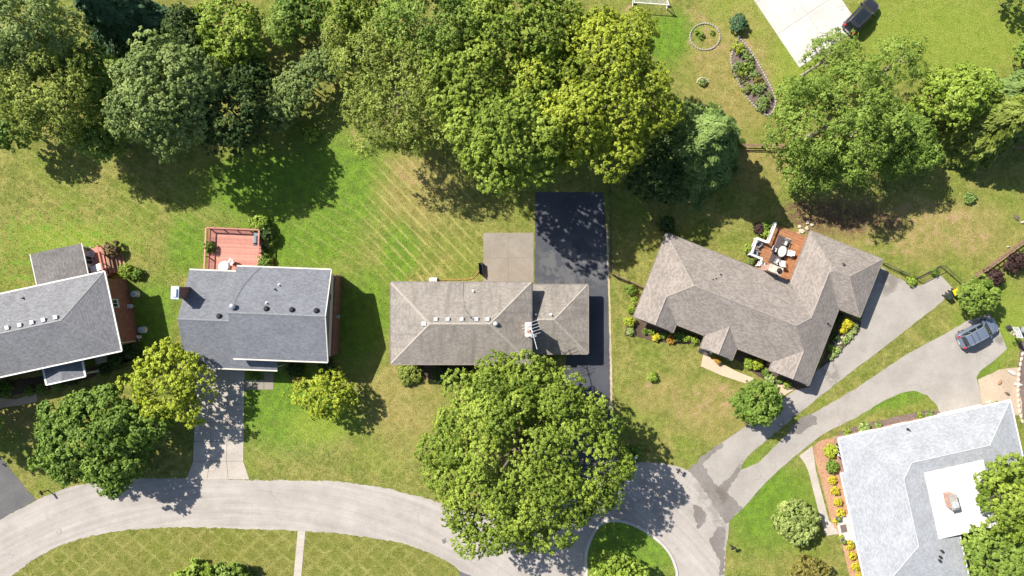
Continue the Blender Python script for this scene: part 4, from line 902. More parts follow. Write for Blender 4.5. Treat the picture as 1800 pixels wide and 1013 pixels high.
rl = [(11.48, 16.1), (11.48, 13.68), (10.12, 13.68), (10.12, 11.68), (11.48, 11.68), (11.48, 10.85)]
bal = MB()
for a, b_ in zip(rl[:-1], rl[1:]):
    a = (a[0]-du, a[1]-dv); b_ = (b_[0]-du, b_[1]-dv); L = math.hypot(b_[0]-a[0], b_[1]-a[1])
    bar((*a, 1.42), (*b_, 1.42), .2, .06, 'top_rail', M['white'], D); bar((*a, .62), (*b_, .62), .07, .07, 'bottom_rail', M['white'], D)
    for k in range(1, int(L/.13)):
        f = k/int(L/.13); bal.box(a[0]+(b_[0]-a[0])*f-.016, a[0]+(b_[0]-a[0])*f+.016, a[1]+(b_[1]-a[1])*f-.016, a[1]+(b_[1]-a[1])*f+.016, .65, 1.39)
bal.build('baluster', M['white'], D, kind='stuff')
for a in rl: MB().box(a[0]-du-.07, a[0]-du+.07, a[1]-dv-.07, a[1]-dv+.07, .3, 1.5).build('post', M['white'], D)
loc4 = lambda u_, v_: at(T, u_, v_)
ru = MB().box(-.8, .8, -1.72, 1.72, 0, .012).build('outdoor_rug', M['rug']); ru.location = (*loc4(13.4, 13.42), .502); ru.rotation_euler = (0, 0, A4); tag(ru, 'dark outdoor rug under the dining set on the timber deck', 'rug')
tb = thing('dining_table', 'oval pale topped dining table on the dark deck rug', 'table', (*loc4(13.42, 13.35), .515), A4)
tp = MB().lathe([(.5, .68), (.53, .7), (.53, .73), (.5, .745)], (0, 0, 0), 24).build('table_top', M['cushion'], tb); tp.scale = (.9, 1.25, 1)
for a in (.8, 2.3, 3.9, 5.5): MB().tube((.36*cos(a), .48*sin(a), 0), (.3*cos(a), .4*sin(a), .69), .025).build('leg', M['dark'], tb)
for lab, u_, v_, a in (('cushioned patio chair at the end of the deck table towards the lawn', 13.45, 14.45, 0), ('cushioned patio chair between the deck table and the white railing', 12.62, 13.3, 90), ('cushioned patio chair at the deck table nearest the brick chimney', 13.3, 12.2, 165)):
    lawn_chair('patio_chair', lab, *loc4(u_, v_), .515, A4+R(a), M['cushion'], frame=M['dark'])
lawn_chair('patio_chair', 'tall white patio chair between the deck table and the roof edge', *loc4(14.3, 13.5), .515, A4+R(-80), M['white'], lounge=False)
lawn_chair('patio_chair', 'white patio chair pulled out beside the one nearest the chimney', *loc4(13.95, 12.15), .515, A4+R(200), M['white'])
lawn_chair('adirondack_chair', 'grey slatted deck chair in the railing alcove, nearer the lawn', *loc4(10.75, 13.1), .5, A4+R(60), M['greywood'])
lawn_chair('adirondack_chair', 'grey slatted deck chair in the railing alcove, nearer the roof', *loc4(10.75, 12.2), .5, A4+R(100), M['greywood'])
t = thing('planter_pot', 'white planter tub on the deck corner by the chimney', 'planter', (*loc4(11.95, 11.25), .5)); MB().lathe([(.18, 0), (.26, .42), (.29, .45), (.23, .45), (.22, .38)], (0, 0, 0), 14).build('pot', M['white'], t)
for i, (u_, v_, s) in enumerate(((15.0, 16.6, .8), (15.5, 17.1, .65), (14.6, 17.0, .55), (15.3, 17.8, .6), (14.8, 16.2, .4), (15.9, 17.7, .5))):
    o = MB().rock((0, 0, 0), (s, s*.75, .3), rng, rng.uniform(0, 3)).build('boulder', M['stone'], uv=False); o.location = (*loc4(u_, v_), .1)
    tag(o, ('largest pale boulder at the lawn end of the timber deck', 'second pale boulder out from the timber deck', 'pale boulder just left of the boulder row by the deck', 'far pale boulder of the row by the timber deck', 'smallest pale boulder against the timber deck edge', 'outer right pale boulder of the row by the deck')[i], 'boulder', 'boulders beside the timber deck')
t = thing('porch_bench', 'black metal bench on the shaded front porch', 'bench', (*loc4(9.5, -.75), .04), A4)
for k in range(4): MB().box(-.6, .6, -.2+k*.11, -.2+k*.11+.08, .42, .45).build('slat', M['dark'], t)
MB().box(-.6, .6, .24, .28, .45, .9).build('backrest', M['dark'], t)
for s in (-1, 1): MB().box(s*.55-.03, s*.55+.03, -.2, .26, 0, .42).build('leg', M['dark'], t)
# ------------------------------------------------------------------ white roofed house
x, y = P(1474.24, 771.39, 2.7)
T = thing('house', 'large house with nearly white shingle roof, flat roofed corner and brick chimney', 'house', (x, y, 0), R(12.5)); hardrect(T, .4, 19.5, -7.6, -.5); hardrect(T, .4, 10.6, -18, -.5); hardrect(T, 8, 15, -13, -6)
MB().prism([(.45, -.5), (19.4, -.5), (19.4, -7.6), (10.5, -7.6), (10.5, -18.1), (.45, -18.1)][::-1], 0, 2.58).build('wall', M['brickpink'], T)
p5 = .28
rb = MB(); lnN = hip(rb, .0, 19.9, -8.1, 0, 2.704, p5); lnW = hip(rb, .004, 11.0, -18.6, -.006, 2.7, p5, 'y')
rb.add([(-.5, -18.62, 2.7-.5*p5), (.3, -18.62, 2.7+.3*p5+.012), (.3, -3.85, 2.7+.3*p5+.012), (-.5, -3.85, 2.7-.5*p5), (-.5, -18.62, 2.4), (.3, -18.62, 2.4), (.3, -3.85, 2.4), (-.5, -3.85, 2.4)], [(0, 1, 2, 3), (4, 7, 6, 5), (0, 4, 5, 1), (1, 5, 6, 2), (2, 6, 7, 3), (3, 7, 4, 0)])
rf = rb.build('roof', M['r5'], T)
zz = lambda d: 2.7+d*p5
caps([((6.95, -4.05, zz(4.05)), (15.85, -4.05, zz(4.05))), ((15.85, -4.05, zz(4.05)), (19.9, 0, 2.7)), ((15.85, -4.05, zz(4.05)), (19.9, -8.1, 2.7)), ((5.5, -5.5, zz(5.5)), (5.5, -13.1, zz(5.5))), ((5.5, -5.5, zz(5.5)), (6.95, -4.05, zz(4.05))), ((5.5, -13.1, zz(5.5)), (0, -18.6, 2.7)), ((5.5, -13.1, zz(5.5)), (11, -18.6, 2.7))], M['r5cap'], rf, .1)
fr = MB().box(8.2, 15.0, -13.2, -5.6, 3.25, 3.5).build('flat_roof', M['flat'], T)
MB().box(10.55, 14.6, -12.8, -7.65, 0, 3.24).build('annexe_wall', M['brick'], T)
for a, b_ in (((0, .06), (19.95, .06)), ((19.96, 0), (19.96, -8.1)), ((-.06, 0), (-.06, -3.82)), ((11.06, -13.25), (11.06, -18.6))): bar((*a, 2.64), (*b_, 2.64), .13, .13, 'gutter', M['white'], T)
bar((-.56, -3.9, 2.46), (-.56, -18.6, 2.46), .13, .13, 'gutter', M['white'], T)
ch = MB().box(9.75, 10.45, -9.75, -8.2, 2.6, 4.7).build('chimney', M['brickpink'], T)
MB().box(9.68, 10.52, -9.82, -8.13, 4.702, 4.78).build('chimney_cap', M['greystone'], ch); MB().box(9.85, 10.4, -9.55, -8.95, 4.781, 5.05).build('flue', M['steel'], ch)
vent(rf, 7.77, -.6, 2.95, M['black'], 'pipe')
for xx, yy in ((8.09, -14.41), (7.77, -15.01), (7.62, -15.4)): vent(rf, xx, yy, 3.75, M['black'], 'dome', .13)
for yy in (-2.0, -5.5, -8.2, -14.2, -16.6): window(T, .45, yy, pi, .7, 1.0, 1.4, None, True)
door(T, .45, -11.3, pi, 1.0, 2.1, M['white'])
for yy in (-10.3, -12.3): MB().lathe([(.13, 0), (.1, .1), (.09, 2.3)], (-.3, yy, 0), 10).build('column', M['white'], T)
for xx in (4, 8, 12): window(T, xx, -.5, pi/2, .9, 1.4, 1.1)
door(T, 15.5, -.5, pi/2, 4.8, 2.1, M['white'], .04, True)
st = sheet('stoop', [at(T, -1.3, -9.7), at(T, .5, -9.7), at(T, .5, -12.7), at(T, -1.3, -12.7)], .12, M['whitecon'], .0, 5, raw=True)
o = MB().box(-.45, .45, -.35, .35, 0, .02).build('door_mat', M['mat']); o.location = (*at(T, -.65, -11.2), .125); o.rotation_euler = (0, 0, R(102)); tag(o, 'dark door mat on the stoop of the white roofed house', 'mat')
for lab, yy in (('dark urn planter at the stoop end nearer the drive', -9.8), ('dark urn planter at the stoop end nearer the bottom edge', -12.5)):
    t = thing('urn_planter', lab, 'planter', (*at(T, -1.15, yy), .03), 0, 'urns beside the stoop')
    MB().lathe([(.2, 0), (.12, .08), (.1, .16), (.26, .4), (.31, .55), (.25, .56), (.22, .48)], (0, 0, 0), 16).build('urn', M['dark'], t)
    link_mesh('plant', crown_mesh('plant', .17, .17, .15, .62, .06, 500, .1, 40+int(-yy))[0], FOL['greygreen'], t)
o = thing('hose_reel', 'green hose reel against the wall by the stoop', 'hose reel', (*at(T, .2, -12.85), .1), R(12)); MB().tube((-.15, 0, .3), (.15, 0, .3), .26, n=14).build('reel', M['green'], o); MB().box(-.2, .2, -.2, .2, 0, .06).build('base', M['green'], o)

# ------------------------------------------------------------------ cars
def loft(mb, st, n=5):
    """rounded body sections: (x, half width, z bottom, z top, corner radius)"""
    rings = []
    for x_, hw, z0, z1, r in st:
        ring = []
        for cx2, cz, a0 in ((hw-r, z0+r*.6, -90), (hw-r, z1-r, 0), (-hw+r, z1-r, 90), (-hw+r, z0+r*.6, 180)):
            for k in range(n):
                a = R(a0+90*k/(n-1)); rz_ = r if a0 in (0, 90) else r*.6
                ring.append((x_, cx2+r*cos(a), cz+rz_*sin(a)))
        rings.append(ring)
    m_ = len(rings[0]); vs = [v for r_ in rings for v in r_]
    fs = [(i*m_+j, i*m_+(j+1) % m_, (i+1)*m_+(j+1) % m_, (i+1)*m_+j) for i in range(len(rings)-1) for j in range(m_)]
    mb.add(vs, fs, None, True); mb.add(vs, [list(range(m_)), [len(vs)-m_+j for j in range(m_)][::-1]])
    return mb
def suv(label, x_, y_, rz_, paint, L=4.85, W=1.92, Hh=1.72, sunroof=False, ribs=False):
    t = thing('parked_car', label, 'car', (x_, y_, 0), rz_); hl = L/2; hw = W/2
    b = MB(); loft(b, [(-hl, hw*.74, .42, .86, .12), (-hl+.06, hw*.86, .34, .98, .16), (-hl+.3, hw*.96, .26, 1.06, .18), (-hl+.9, hw, .22, 1.08, .18), (0, hw, .2, 1.06, .18), (hl-1.45, hw, .22, 1.04, .2), (hl-.9, hw*.97, .24, .99, .22), (hl-.35, hw*.9, .28, .9, .22), (hl-.1, hw*.76, .34, .8, .18), (hl, hw*.6, .42, .68, .12)])
    body = b.build('body', paint, t)
    # greenhouse frame
    zb, zt = 1.04, Hh
    bot = [(-hl+.12, hw*.80), (hl-1.28, hw*.86)]; top = [(-hl+.55, hw*.66), (hl-2.05, hw*.68)]
    def pt(f, s, z): # f 0 rear .. 1 front
        k = (z-zb)/(zt-zb); x0 = bot[0][0]+(top[0][0]-bot[0][0])*k; x1 = bot[1][0]+(top[1][0]-bot[1][0])*k
        y0 = bot[0][1]+(top[0][1]-bot[0][1])*k; y1 = bot[1][1]+(top[1][1]-bot[1][1])*k
        return Vector((x0+(x1-x0)*f, s*(y0+(y1-y0)*f), z))
    vs = [pt(f, s, z) for z in (zb-.04, zt) for f, s in ((0, -1), (1, -1), (1, 1), (0, 1))]
    MB().add(vs, [(0, 1, 5, 4), (1, 2, 6, 5), (2, 3, 7, 6), (3, 0, 4, 7), (4, 5, 6, 7)]).build('pillars', paint, t)
    def pane(name, c):
        c = [Vector(v) for v in c]; nn = (c[1]-c[0]).cross(c[2]-c[0]).normalized(); cc = sum(c, Vector())/4
        if nn.dot(cc-Vector((0, 0, 1.2))) < 0: nn = -nn
        n_ = len(c); MB().add([v+nn*.012 for v in c]+[v-nn*.02 for v in c], [list(range(n_)), list(range(n_, 2*n_))[::-1]]+[(i, (i+1) % n_, n_+(i+1) % n_, n_+i) for i in range(n_)]).build(name, M['dglass'], t)
    lo_, hi_ = zb+.05, zt-.06
    pane('windshield', [pt(1, -.9, lo_), pt(1, .9, lo_), pt(1, .9, hi_), pt(1, -.9, hi_)]); pane('rear_window', [pt(0, -.86, lo_+.1), pt(0, .86, lo_+.1), pt(0, .86, hi_), pt(0, -.86, hi_)])
    for s in (-1, 1):
        for f0, f1 in ((.05, .3), (.33, .62), (.65, .93)): pane('side_window', [pt(f0, s, lo_), pt(f1, s, lo_), pt(f1-.02, s, hi_), pt(f0+.02, s, hi_)])
    x0, x1 = top[0][0]-.1, top[1][0]+.06; yw = top[0][1]+.02
    rfm = loft(MB(), [(x0, yw*.86, zt-.03, zt+.02, .02), (x0+.15, yw*.98, zt-.04, zt+.055, .045), ((x0+x1)/2, yw, zt-.04, zt+.08, .06), (x1-.15, yw*.98, zt-.04, zt+.05, .045), (x1, yw*.9, zt-.04, zt+.01, .02)]).build('roof', paint, t)
    if sunroof: MB().box(x0+.45, x1-.3, -yw*.66, yw*.66, zt+.05, zt+.092).build('sunroof', M['dglass'], rfm)
    if ribs:
        for xx in (x0+.62, x0+1.25): MB().box(xx-.025, xx+.025, -yw*.9, yw*.9, zt+.03, zt+.1).build('cross_bar', M['black'], rfm)
    for s in (-1, 1):
        MB().path([(x0+.15, s*yw*.93, zt+.06), (x0+.35, s*yw*.93, zt+.12), (x1-.35, s*yw*.93, zt+.12), (x1-.1, s*yw*.93, zt+.05)], .022).build('roof_rail', M['metal'] if not sunroof else M['dark'], rfm)
        mr = loft(MB(), [(hl-1.62, .1, .96, 1.1, .04), (hl-1.5, .12, .95, 1.13, .05), (hl-1.44, .08, .98, 1.1, .04)]).build('mirror', paint, t); mr.location = (0, s*(hw+.06), 0)
        MB().add([(hl-.52, s*hw*.9, .78), (hl-.2, s*hw*.62, .72), (hl-.12, s*hw*.66, .82), (hl-.5, s*hw*.84, .96), (hl-.44, s*hw*.94, .74), (hl-.1, s*hw*.72, .7)], [(0, 1, 2, 3), (4, 5, 1, 0), (4, 0, 3), (5, 2, 1), (4, 3, 2, 5)]).build('headlight', M['lamp'], t)
        MB().box(-hl+.02, -hl+.26, s*hw*.74-.11, s*hw*.74+.11, .86, 1.16).build('tail_light', M['red'], t, bevel=.03)
        for xx in (-hl+.95, hl-.95):
            wh = MB().tube((xx, s*(hw-.2), .34), (xx, s*(hw+.005), .34), .345, .345, 18).build('tyre', M['tyre'], t)
            MB().tube((xx, s*(hw-.05), .34), (xx, s*(hw+.02), .34), .22, .2, 12).build('rim', M['rim'], wh)
    MB().box(-hl-.02, -hl+.05, -.27, .27, .55, .67).build('number_plate', M['white'], t); MB().box(hl-.06, hl+.02, -.5, .5, .42, .58).build('grille', M['black'], t)
    MB().box(hl-1.36, hl-1.2, -hw*.8, hw*.8, .985, 1.045).build('wiper_cowl', M['black'], t)
    return t
suv('silver blue estate car with roof bars parked at the end of the grey drive', *P(1720, 585, .8), R(28), M['silver'], 4.9, 1.95, 1.68, False, True)
suv('black car with glass sunroof on the pale pad at the top edge', *P(1515.5, 27, .9), R(46.5), M['nero'], 4.75, 1.9, 1.66, True)

# ------------------------------------------------------------------ small things outdoors
def wheelie(label, px, py, rz_, body, lid):
    t = thing('wheeled_bin', label, 'bin', (*P(px, py, .6), 0), rz_)
    MB().add([(-.22, -.25, .08), (.22, -.25, .08), (.22, .25, .08), (-.22, .25, .08), (-.29, -.33, .98), (.29, -.33, .98), (.29, .33, .98), (-.29, .33, .98)], [(0, 3, 2, 1), (0, 1, 5, 4), (1, 2, 6, 5), (2, 3, 7, 6), (3, 0, 4, 7), (4, 5, 6, 7)]).build('tub', body, t)
    MB().add([(-.31, -.36, .985), (.31, -.36, .985), (.31, .36, .985), (-.31, .36, .985), (-.26, -.28, 1.07), (.26, -.28, 1.07), (.26, .3, 1.09), (-.26, .3, 1.09)], [(0, 3, 2, 1), (0, 1, 5, 4), (1, 2, 6, 5), (2, 3, 7, 6), (3, 0, 4, 7), (4, 5, 6, 7)]).build('lid', lid, t)
    MB().tube((-.25, .4, .95), (.25, .4, .95), .025).build('handle', body, t)
    for s in (-1, 1): MB().tube((s*.2, .3, .12), (s*.27, .3, .12), .12, n=12).build('wheel', M['tyre'], t)
wheelie('dark bin with bright yellow lid at the end of the upper drive', 1677, 514, R(28), M['bin'], M['yellow'])
wheelie('dark green bin left of the yellow lidded bin', 1667, 521, R(35), M['bin'], M['bin'])
def mailbox(label, px, py, rz_, m=M['black'], post=None):
    t = thing('mailbox', label, 'mailbox', (*P(px, py), 0), rz_)
    MB().box(-.05, .05, -.05, .05, -.1, 1.05).build('post', post or m, t)
    b = MB(); prof = [(-.1, 1.06), (.1, 1.06), (.1, 1.2)]+[(.1*cos(a), 1.2+.1*sin(a)) for a in np.linspace(.3, pi-.3, 5)]+[(-.1, 1.2)]
    n = len(prof); b.add([(-.28, a, z) for a, z in prof]+[(.28, a, z) for a, z in prof], [list(range(n)), list(range(n, 2*n))[::-1]]+[(i, (i+1) % n, n+(i+1) % n, n+i) for i in range(n)]).build('box', m, t)
    MB().box(.05, .09, .102, .11, 1.15, 1.4).build('flag', M['red'], t); MB().box(.282, .29, -.08, .08, 1.08, 1.24).build('door', M['dark'], t)
mailbox('black mailbox on the lawn beside the right arm of the street', 1284, 958, R(200))
mailbox('black mailbox at the street edge between the left drive and the big green tree', 84, 862, R(120))
mailbox('black mailbox at the grass tip where the shaded turning circle meets the upper drive', 1189, 824, R(240))
# lamp post with ring of ground cover
t = thing('lamp_post', 'short post lamp in a round patch of ground cover by the big front tree', 'lamp', (*P(1112, 797), 0))
MB().tube((0, 0, 0), (0, 0, 1.9), .05, .04, 8).build('post', M['dark'], t); MB().lathe([(.05, 1.9), (.14, 1.95), (.17, 2.2), (.05, 2.3)], (0, 0, 0), 10).build('lantern', M['white'], t)
# basketball hoop
t = thing('basketball_hoop', 'basketball hoop with clear backboard beyond the parked silver car', 'basketball hoop', (*P(1760, 582), 0), R(-157))
MB().tube((-.75, 0, 0), (-.55, 0, 2.3), .07, .06, 8).build('pole', M['dark'], t); MB().tube((-.55, 0, 2.3), (-.02, 0, 2.75), .05, .05, 8).tube((-.6, 0, 1.9), (-.02, 0, 2.4), .04, .04, 6).build('arm', M['dark'], t)
bd = MB().box(0, .035, -.62, .62, 2.3, 3.15).build('backboard', M['glasspanel'], t)
for y0, y1, z0, z1 in ((-.66, .66, 2.26, 2.3), (-.66, .66, 3.15, 3.2), (-.66, -.62, 2.3, 3.15), (.62, .66, 2.3, 3.15), (-.3, .3, 2.5, 2.53), (-.3, .3, 2.86, 2.89)): MB().box(-.005, .055, y0, y1, z0, z1).build('board_frame', M['white'], bd)
rp = [(.3+.23*cos(a), .23*sin(a), 2.45) for a in np.linspace(0, 2*pi, 19)]; MB().path(rp, .018, 5).build('rim', M['terracotta'], t)
nb_ = MB()
for k in range(12):
    a = k*pi/6
    for s in (-1, 1): nb_.tube((.3+.23*cos(a), .23*sin(a), 2.44), (.3+.14*cos(a+s*.5), .14*sin(a+s*.5), 2.05), .012, n=4)
nb_.build('net', M['net'], t)
MB().box(-1.2, -.6, -.3, .3, 0, .2).build('base', M['dark'], t, bevel=.05)
# grill at the right edge
t = thing('kettle_grill', 'dark grill standing on the lawn at the right edge', 'grill', (*P(1798, 580, .6), 0))
MB().lathe([(.1, .5), (.32, .6), (.4, .8)], (0, 0, 0), 16).build('bowl', M['dark'], t); MB().lathe([(.41, .81), (.38, .95), (.2, 1.08), (.05, 1.1)], (0, 0, 0), 16).build('lid', M['greywood'], t)
for a in (0, 2.1, 4.2): MB().tube((.36*cos(a), .36*sin(a), 0), (.15*cos(a), .15*sin(a), .58), .025).build('leg', M['dark'], t)
MB().box(-1.0, -.42, -.3, .3, .74, .78).build('side_table', M['dark'], t)
# football goal at the top
t = thing('play_goal', 'white framed play goal on the lawn at the top edge', 'goal', (*P(1142, 12), 0), R(-4))
for s in (-1, 1):
    MB().tube((s*2.0, -.2, 0), (s*2.0, -.2, 1.35), .06, n=8).build('post', M['white'], t); MB().tube((s*2.0, 1.0, .03), (s*2.0, -.2, 1.35), .035, n=6).build('brace', M['white'], t); MB().tube((s*2.0, 1.0, .03), (s*2.0, -.2, .03), .035, n=6).build('ground_bar', M['white'], t)
    MB().cbox((s*2.0+.1, -.32, 1.1), (.36, .1, .34)).build('corner_pad', M['black'], t)
MB().tube((-2.05, -.2, 1.35), (2.05, -.2, 1.35), .05, n=8).build('crossbar', M['white'], t)
nb_ = MB()
for k in range(26): nb_.tube((-2+k*.16, 1.0, .03), (-2+k*.16, -.2, 1.35), .006, n=3, caps=False)
for k in range(9): f = k/9; nb_.tube((-2, 1.0-1.2*f, .03+1.32*f), (2, 1.0-1.2*f, .03+1.32*f), .006, n=3, caps=False)
nb_.build('net', M['net'], t)
# drain covers
o = MB().lathe([(.33, -.02), (.33, .02), (.28, .024), (.27, .018)], (0, 0, 0), 20).build('manhole_cover', M['greystone']); o.location = (*P(103, 934), .012); tag(o, 'round manhole cover in the street at lower left', 'manhole cover')
t = thing('storm_drain', 'small square storm drain grate in the street by the big front tree', 'drain', (*P(781, 951), .0), R(25))
MB().box(-.3, .3, -.3, .3, -.02, .018).build('plate', M['greystone'], t)
for k in range(4): MB().box(-.24, .24, -.22+k*.12, -.16+k*.12, .0185, .03).build('grate_bar', M['dark'], t)
# ring of stones with grass inside, lens bed edging
def stone_ring(name, label, pts, m, size=.3, cat='edging'):
    t = thing(name, label, cat, (0, 0, 0))
    base = [MB().rock((0, 0, 0), (size*1.25, size*.7, size*.6), rng).build('stone', m, t, uv=False).data for _ in range(1)]
    o0 = t.children[0] if t.children else None
    first = [c for c in bpy.data.objects if c.parent == t][0]
    # even spacing along the path
    P2 = [Vector(p) for p in pts]; out_ = []; acc = 0
    for a, b_ in zip(P2[:-1], P2[1:]):
        L = (b_-a).length; d = acc
        while d < L: out_.append((a+(b_-a)*(d/L), math.atan2((b_-a).y, (b_-a).x))); d += size*1.12
        acc = d-L
    t.location = (*out_[0][0], 0)
    for i, (p_, an_) in enumerate(out_):
        o = first if i == 0 else first.copy()
        if i: col.objects.link(o); o.parent = t
        o.location = (p_.x-out_[0][0].x, p_.y-out_[0][0].y, .06); o.rotation_euler = (0, 0, an_+rng.uniform(-.2, .2)); s = rng.uniform(.8, 1.2); o.scale = (s, s, s)
    return t
cx_, cy_ = P(1239, 65)
stone_ring('stone_ring', 'ring of grey edging stones on the lawn near the top edge', [(cx_+1.75*cos(a), cy_+1.55*sin(a)) for a in np.linspace(0, 2*pi, 40)], M['greystone'], .28)
cx_, cy_ = P(1235, 146)
stone_ring('stone_arc', 'small pale stone arc at the tip of the blue green conifer', [(cx_+.65*cos(a), cy_+.6*sin(a)) for a in np.linspace(.2, 3.0, 14)], M['stone'], .26)
stone_ring('bed_edging', 'grey stone edging around the lens shaped mulch bed', [P(*p) for p in smooth_path([(1299, 66), (1318, 88), (1340, 125), (1358, 160), (1363, 184), (1350, 203), (1325, 186), (1303, 155), (1287, 120), (1286, 95), (1299, 66)], 4)], M['greystone'], .3)
stone_ring('retaining_stones', 'pale stones lining the bark bed at the right edge', [P(*p) for p in [(1797, 622), (1791, 650), (1789, 690), (1791, 720), (1798, 745)]], M['stone'], .55)
for i, (px, py, s, lab) in enumerate(((1778, 655, 1.3, 'long white slab lying on the tan gravel near the right edge'), (1788, 676, 1.2, 'white slab on the gravel court below the long slab'), (1757, 672, .8, 'small brown rock on the tan gravel court'), (1770, 692, .9, 'dark curved log on the tan gravel court'), (1738, 707, .9, 'pale rock at the roof edge of the white roofed house'))):
    o = MB().rock((0, 0, 0), (s, s*.42, .35), rng).build('rock', (M['whitecon'], M['whitecon'], M['brownwood'], M['bark'], M['stone'])[i], uv=False); o.location = (*P(px, py), .1); o.rotation_euler = (0, 0, R((-35, -5, 60, -30, 10)[i])); tag(o, lab, 'rock')
for i, (px, py, s, lab) in enumerate(((1785, 382, .9, 'grey driftwood log on dry grass near the right edge'), (1797, 391, .8, 'pale boulder at the right edge beyond the split rail fence'), (1771, 434, .35, 'small white stone by the brown rail fence'))):
    o = MB().rock((0, 0, 0), (s, s*.5, .35), rng).build('rock', (M['bark'], M['stone'], M['whitecon'])[i], uv=False); o.location = (*P(px, py), .1); o.rotation_euler = (0, 0, R((-60, 10, 0)[i])); tag(o, lab, 'rock')
rs_ = random.Random(3)
cb = thing('cobble_patch', 'cluster of pale cobbles between hostas in the side bed', 'stones', (*P(1477, 596), 0))
first = None
for k in range(26):
    f = rs_.random(); px = 1482-f*14+rs_.uniform(-6, 6); py = 590+f*16+rs_.uniform(-3, 3); x, y = P(px, py); c0 = cb.location
    if first is None: o = first = MB().rock((0, 0, 0), (.3, .24, .2), rng).build('cobble', M['stone'], cb, uv=False)
    else: o = first.copy(); col.objects.link(o)
    o.parent = cb; o.location = (x-c0.x, y-c0.y, .07); o.rotation_euler = (0, 0, rs_.uniform(0, 6)); s = rs_.uniform(.7, 1.3); o.scale = (s, s, s)
for i, (px, py) in enumerate(((1261, 634), (1257, 631))):
    t = thing('flower_pot', ('terracotta flower pot with orange blooms on the front walk', 'smaller terracotta flower pot behind the orange blooms')[i], 'planter', (*P(px, py), .04)); s = (1, .75)[i]
    MB().lathe([(.16*s, 0), (.24*s, .34*s), (.26*s, .36*s), (.2*s, .36*s)], (0, 0, 0), 14).build('pot', M['terracotta'], t); link_mesh('flowers', crown_mesh('flowers', .3*s, .3*s, .2, .48*s, .06, 420, .12, 70+i)[0], FOL['orange'], t)
# ------------------------------------------------------------------ fences
def fence(name, label, pts, m, hgt=1.2, gap=2.4, rails=(.25, .7, 1.15), post=.09, rail=.05, wire=False):
    P2 = [Vector(P(*p)) for p in pts]; o = P2[0]; t = thing(name, label, 'fence', (o.x, o.y, 0)); wb_ = MB()
    for a, b_ in zip(P2[:-1], P2[1:]):
        a, b_ = a-o, b_-o; L = (b_-a).length; n = max(1, round(L/gap))
        for k in range(n+(1 if b_ == P2[-1]-o else 0)):
            q_ = a+(b_-a)*(k/n); MB().box(q_.x-post/2, q_.x+post/2, q_.y-post/2, q_.y+post/2, -.1, hgt).build('post', m, t)
        for k in range(n):
            q0, q1 = a+(b_-a)*(k/n), a+(b_-a)*((k+1)/n)
            for z in rails: bar((q0.x, q0.y, z), (q1.x, q1.y, z), rail, .1 if rail > .05 else .05, 'rail', m, t)
        if wire:
            for k in range(int(L/.1)):
                q_ = a+(b_-a)*(k*.1/L); wb_.tube((q_.x, q_.y, .05), (q_.x, q_.y, hgt-.05), .006, n=3, caps=False)
    if wire: wb_.build('wire_mesh', M['dark'], t, kind='stuff')
    return t
fence('rail_fence', 'brown split rail fence running behind the right hand trees', [(1302, 257), (1375, 259), (1560, 262), (1800, 262)], M['fence'], 1.15, 2.6, (.4, .8, 1.1), .13, .09)
fence('rail_fence', 'brown wooden rail fence slanting up to the right edge by the dark shrubs', [(1690, 499), (1745, 460), (1815, 408)], M['fence'], 1.2, 2.4, (.3, .7, 1.15), .12, .09, True)
fence('wire_fence', 'dark wire fence stepping round the end of the upper drive', [(1551, 464), (1580, 478), (1610, 490), (1652, 468), (1688, 500)], M['dark'], 1.1, 2.0, (.1, 1.08), .06, .045, True)
fence('wire_fence', 'dark wire fence along the shaded side of the black drive', [(1069, 262), (1071, 340), (1073, 420), (1074, 480)], M['dark'], 1.2, 2.4, (.1, 1.18), .06, .045, True)
fence('rail_fence', 'dark picket fence from the black drive to the corner of the taupe house', [(1075, 482), (1103, 494), (1132, 507)], M['fence'], 1.25, 1.8, (.3, .75, 1.2), .1, .06, True)
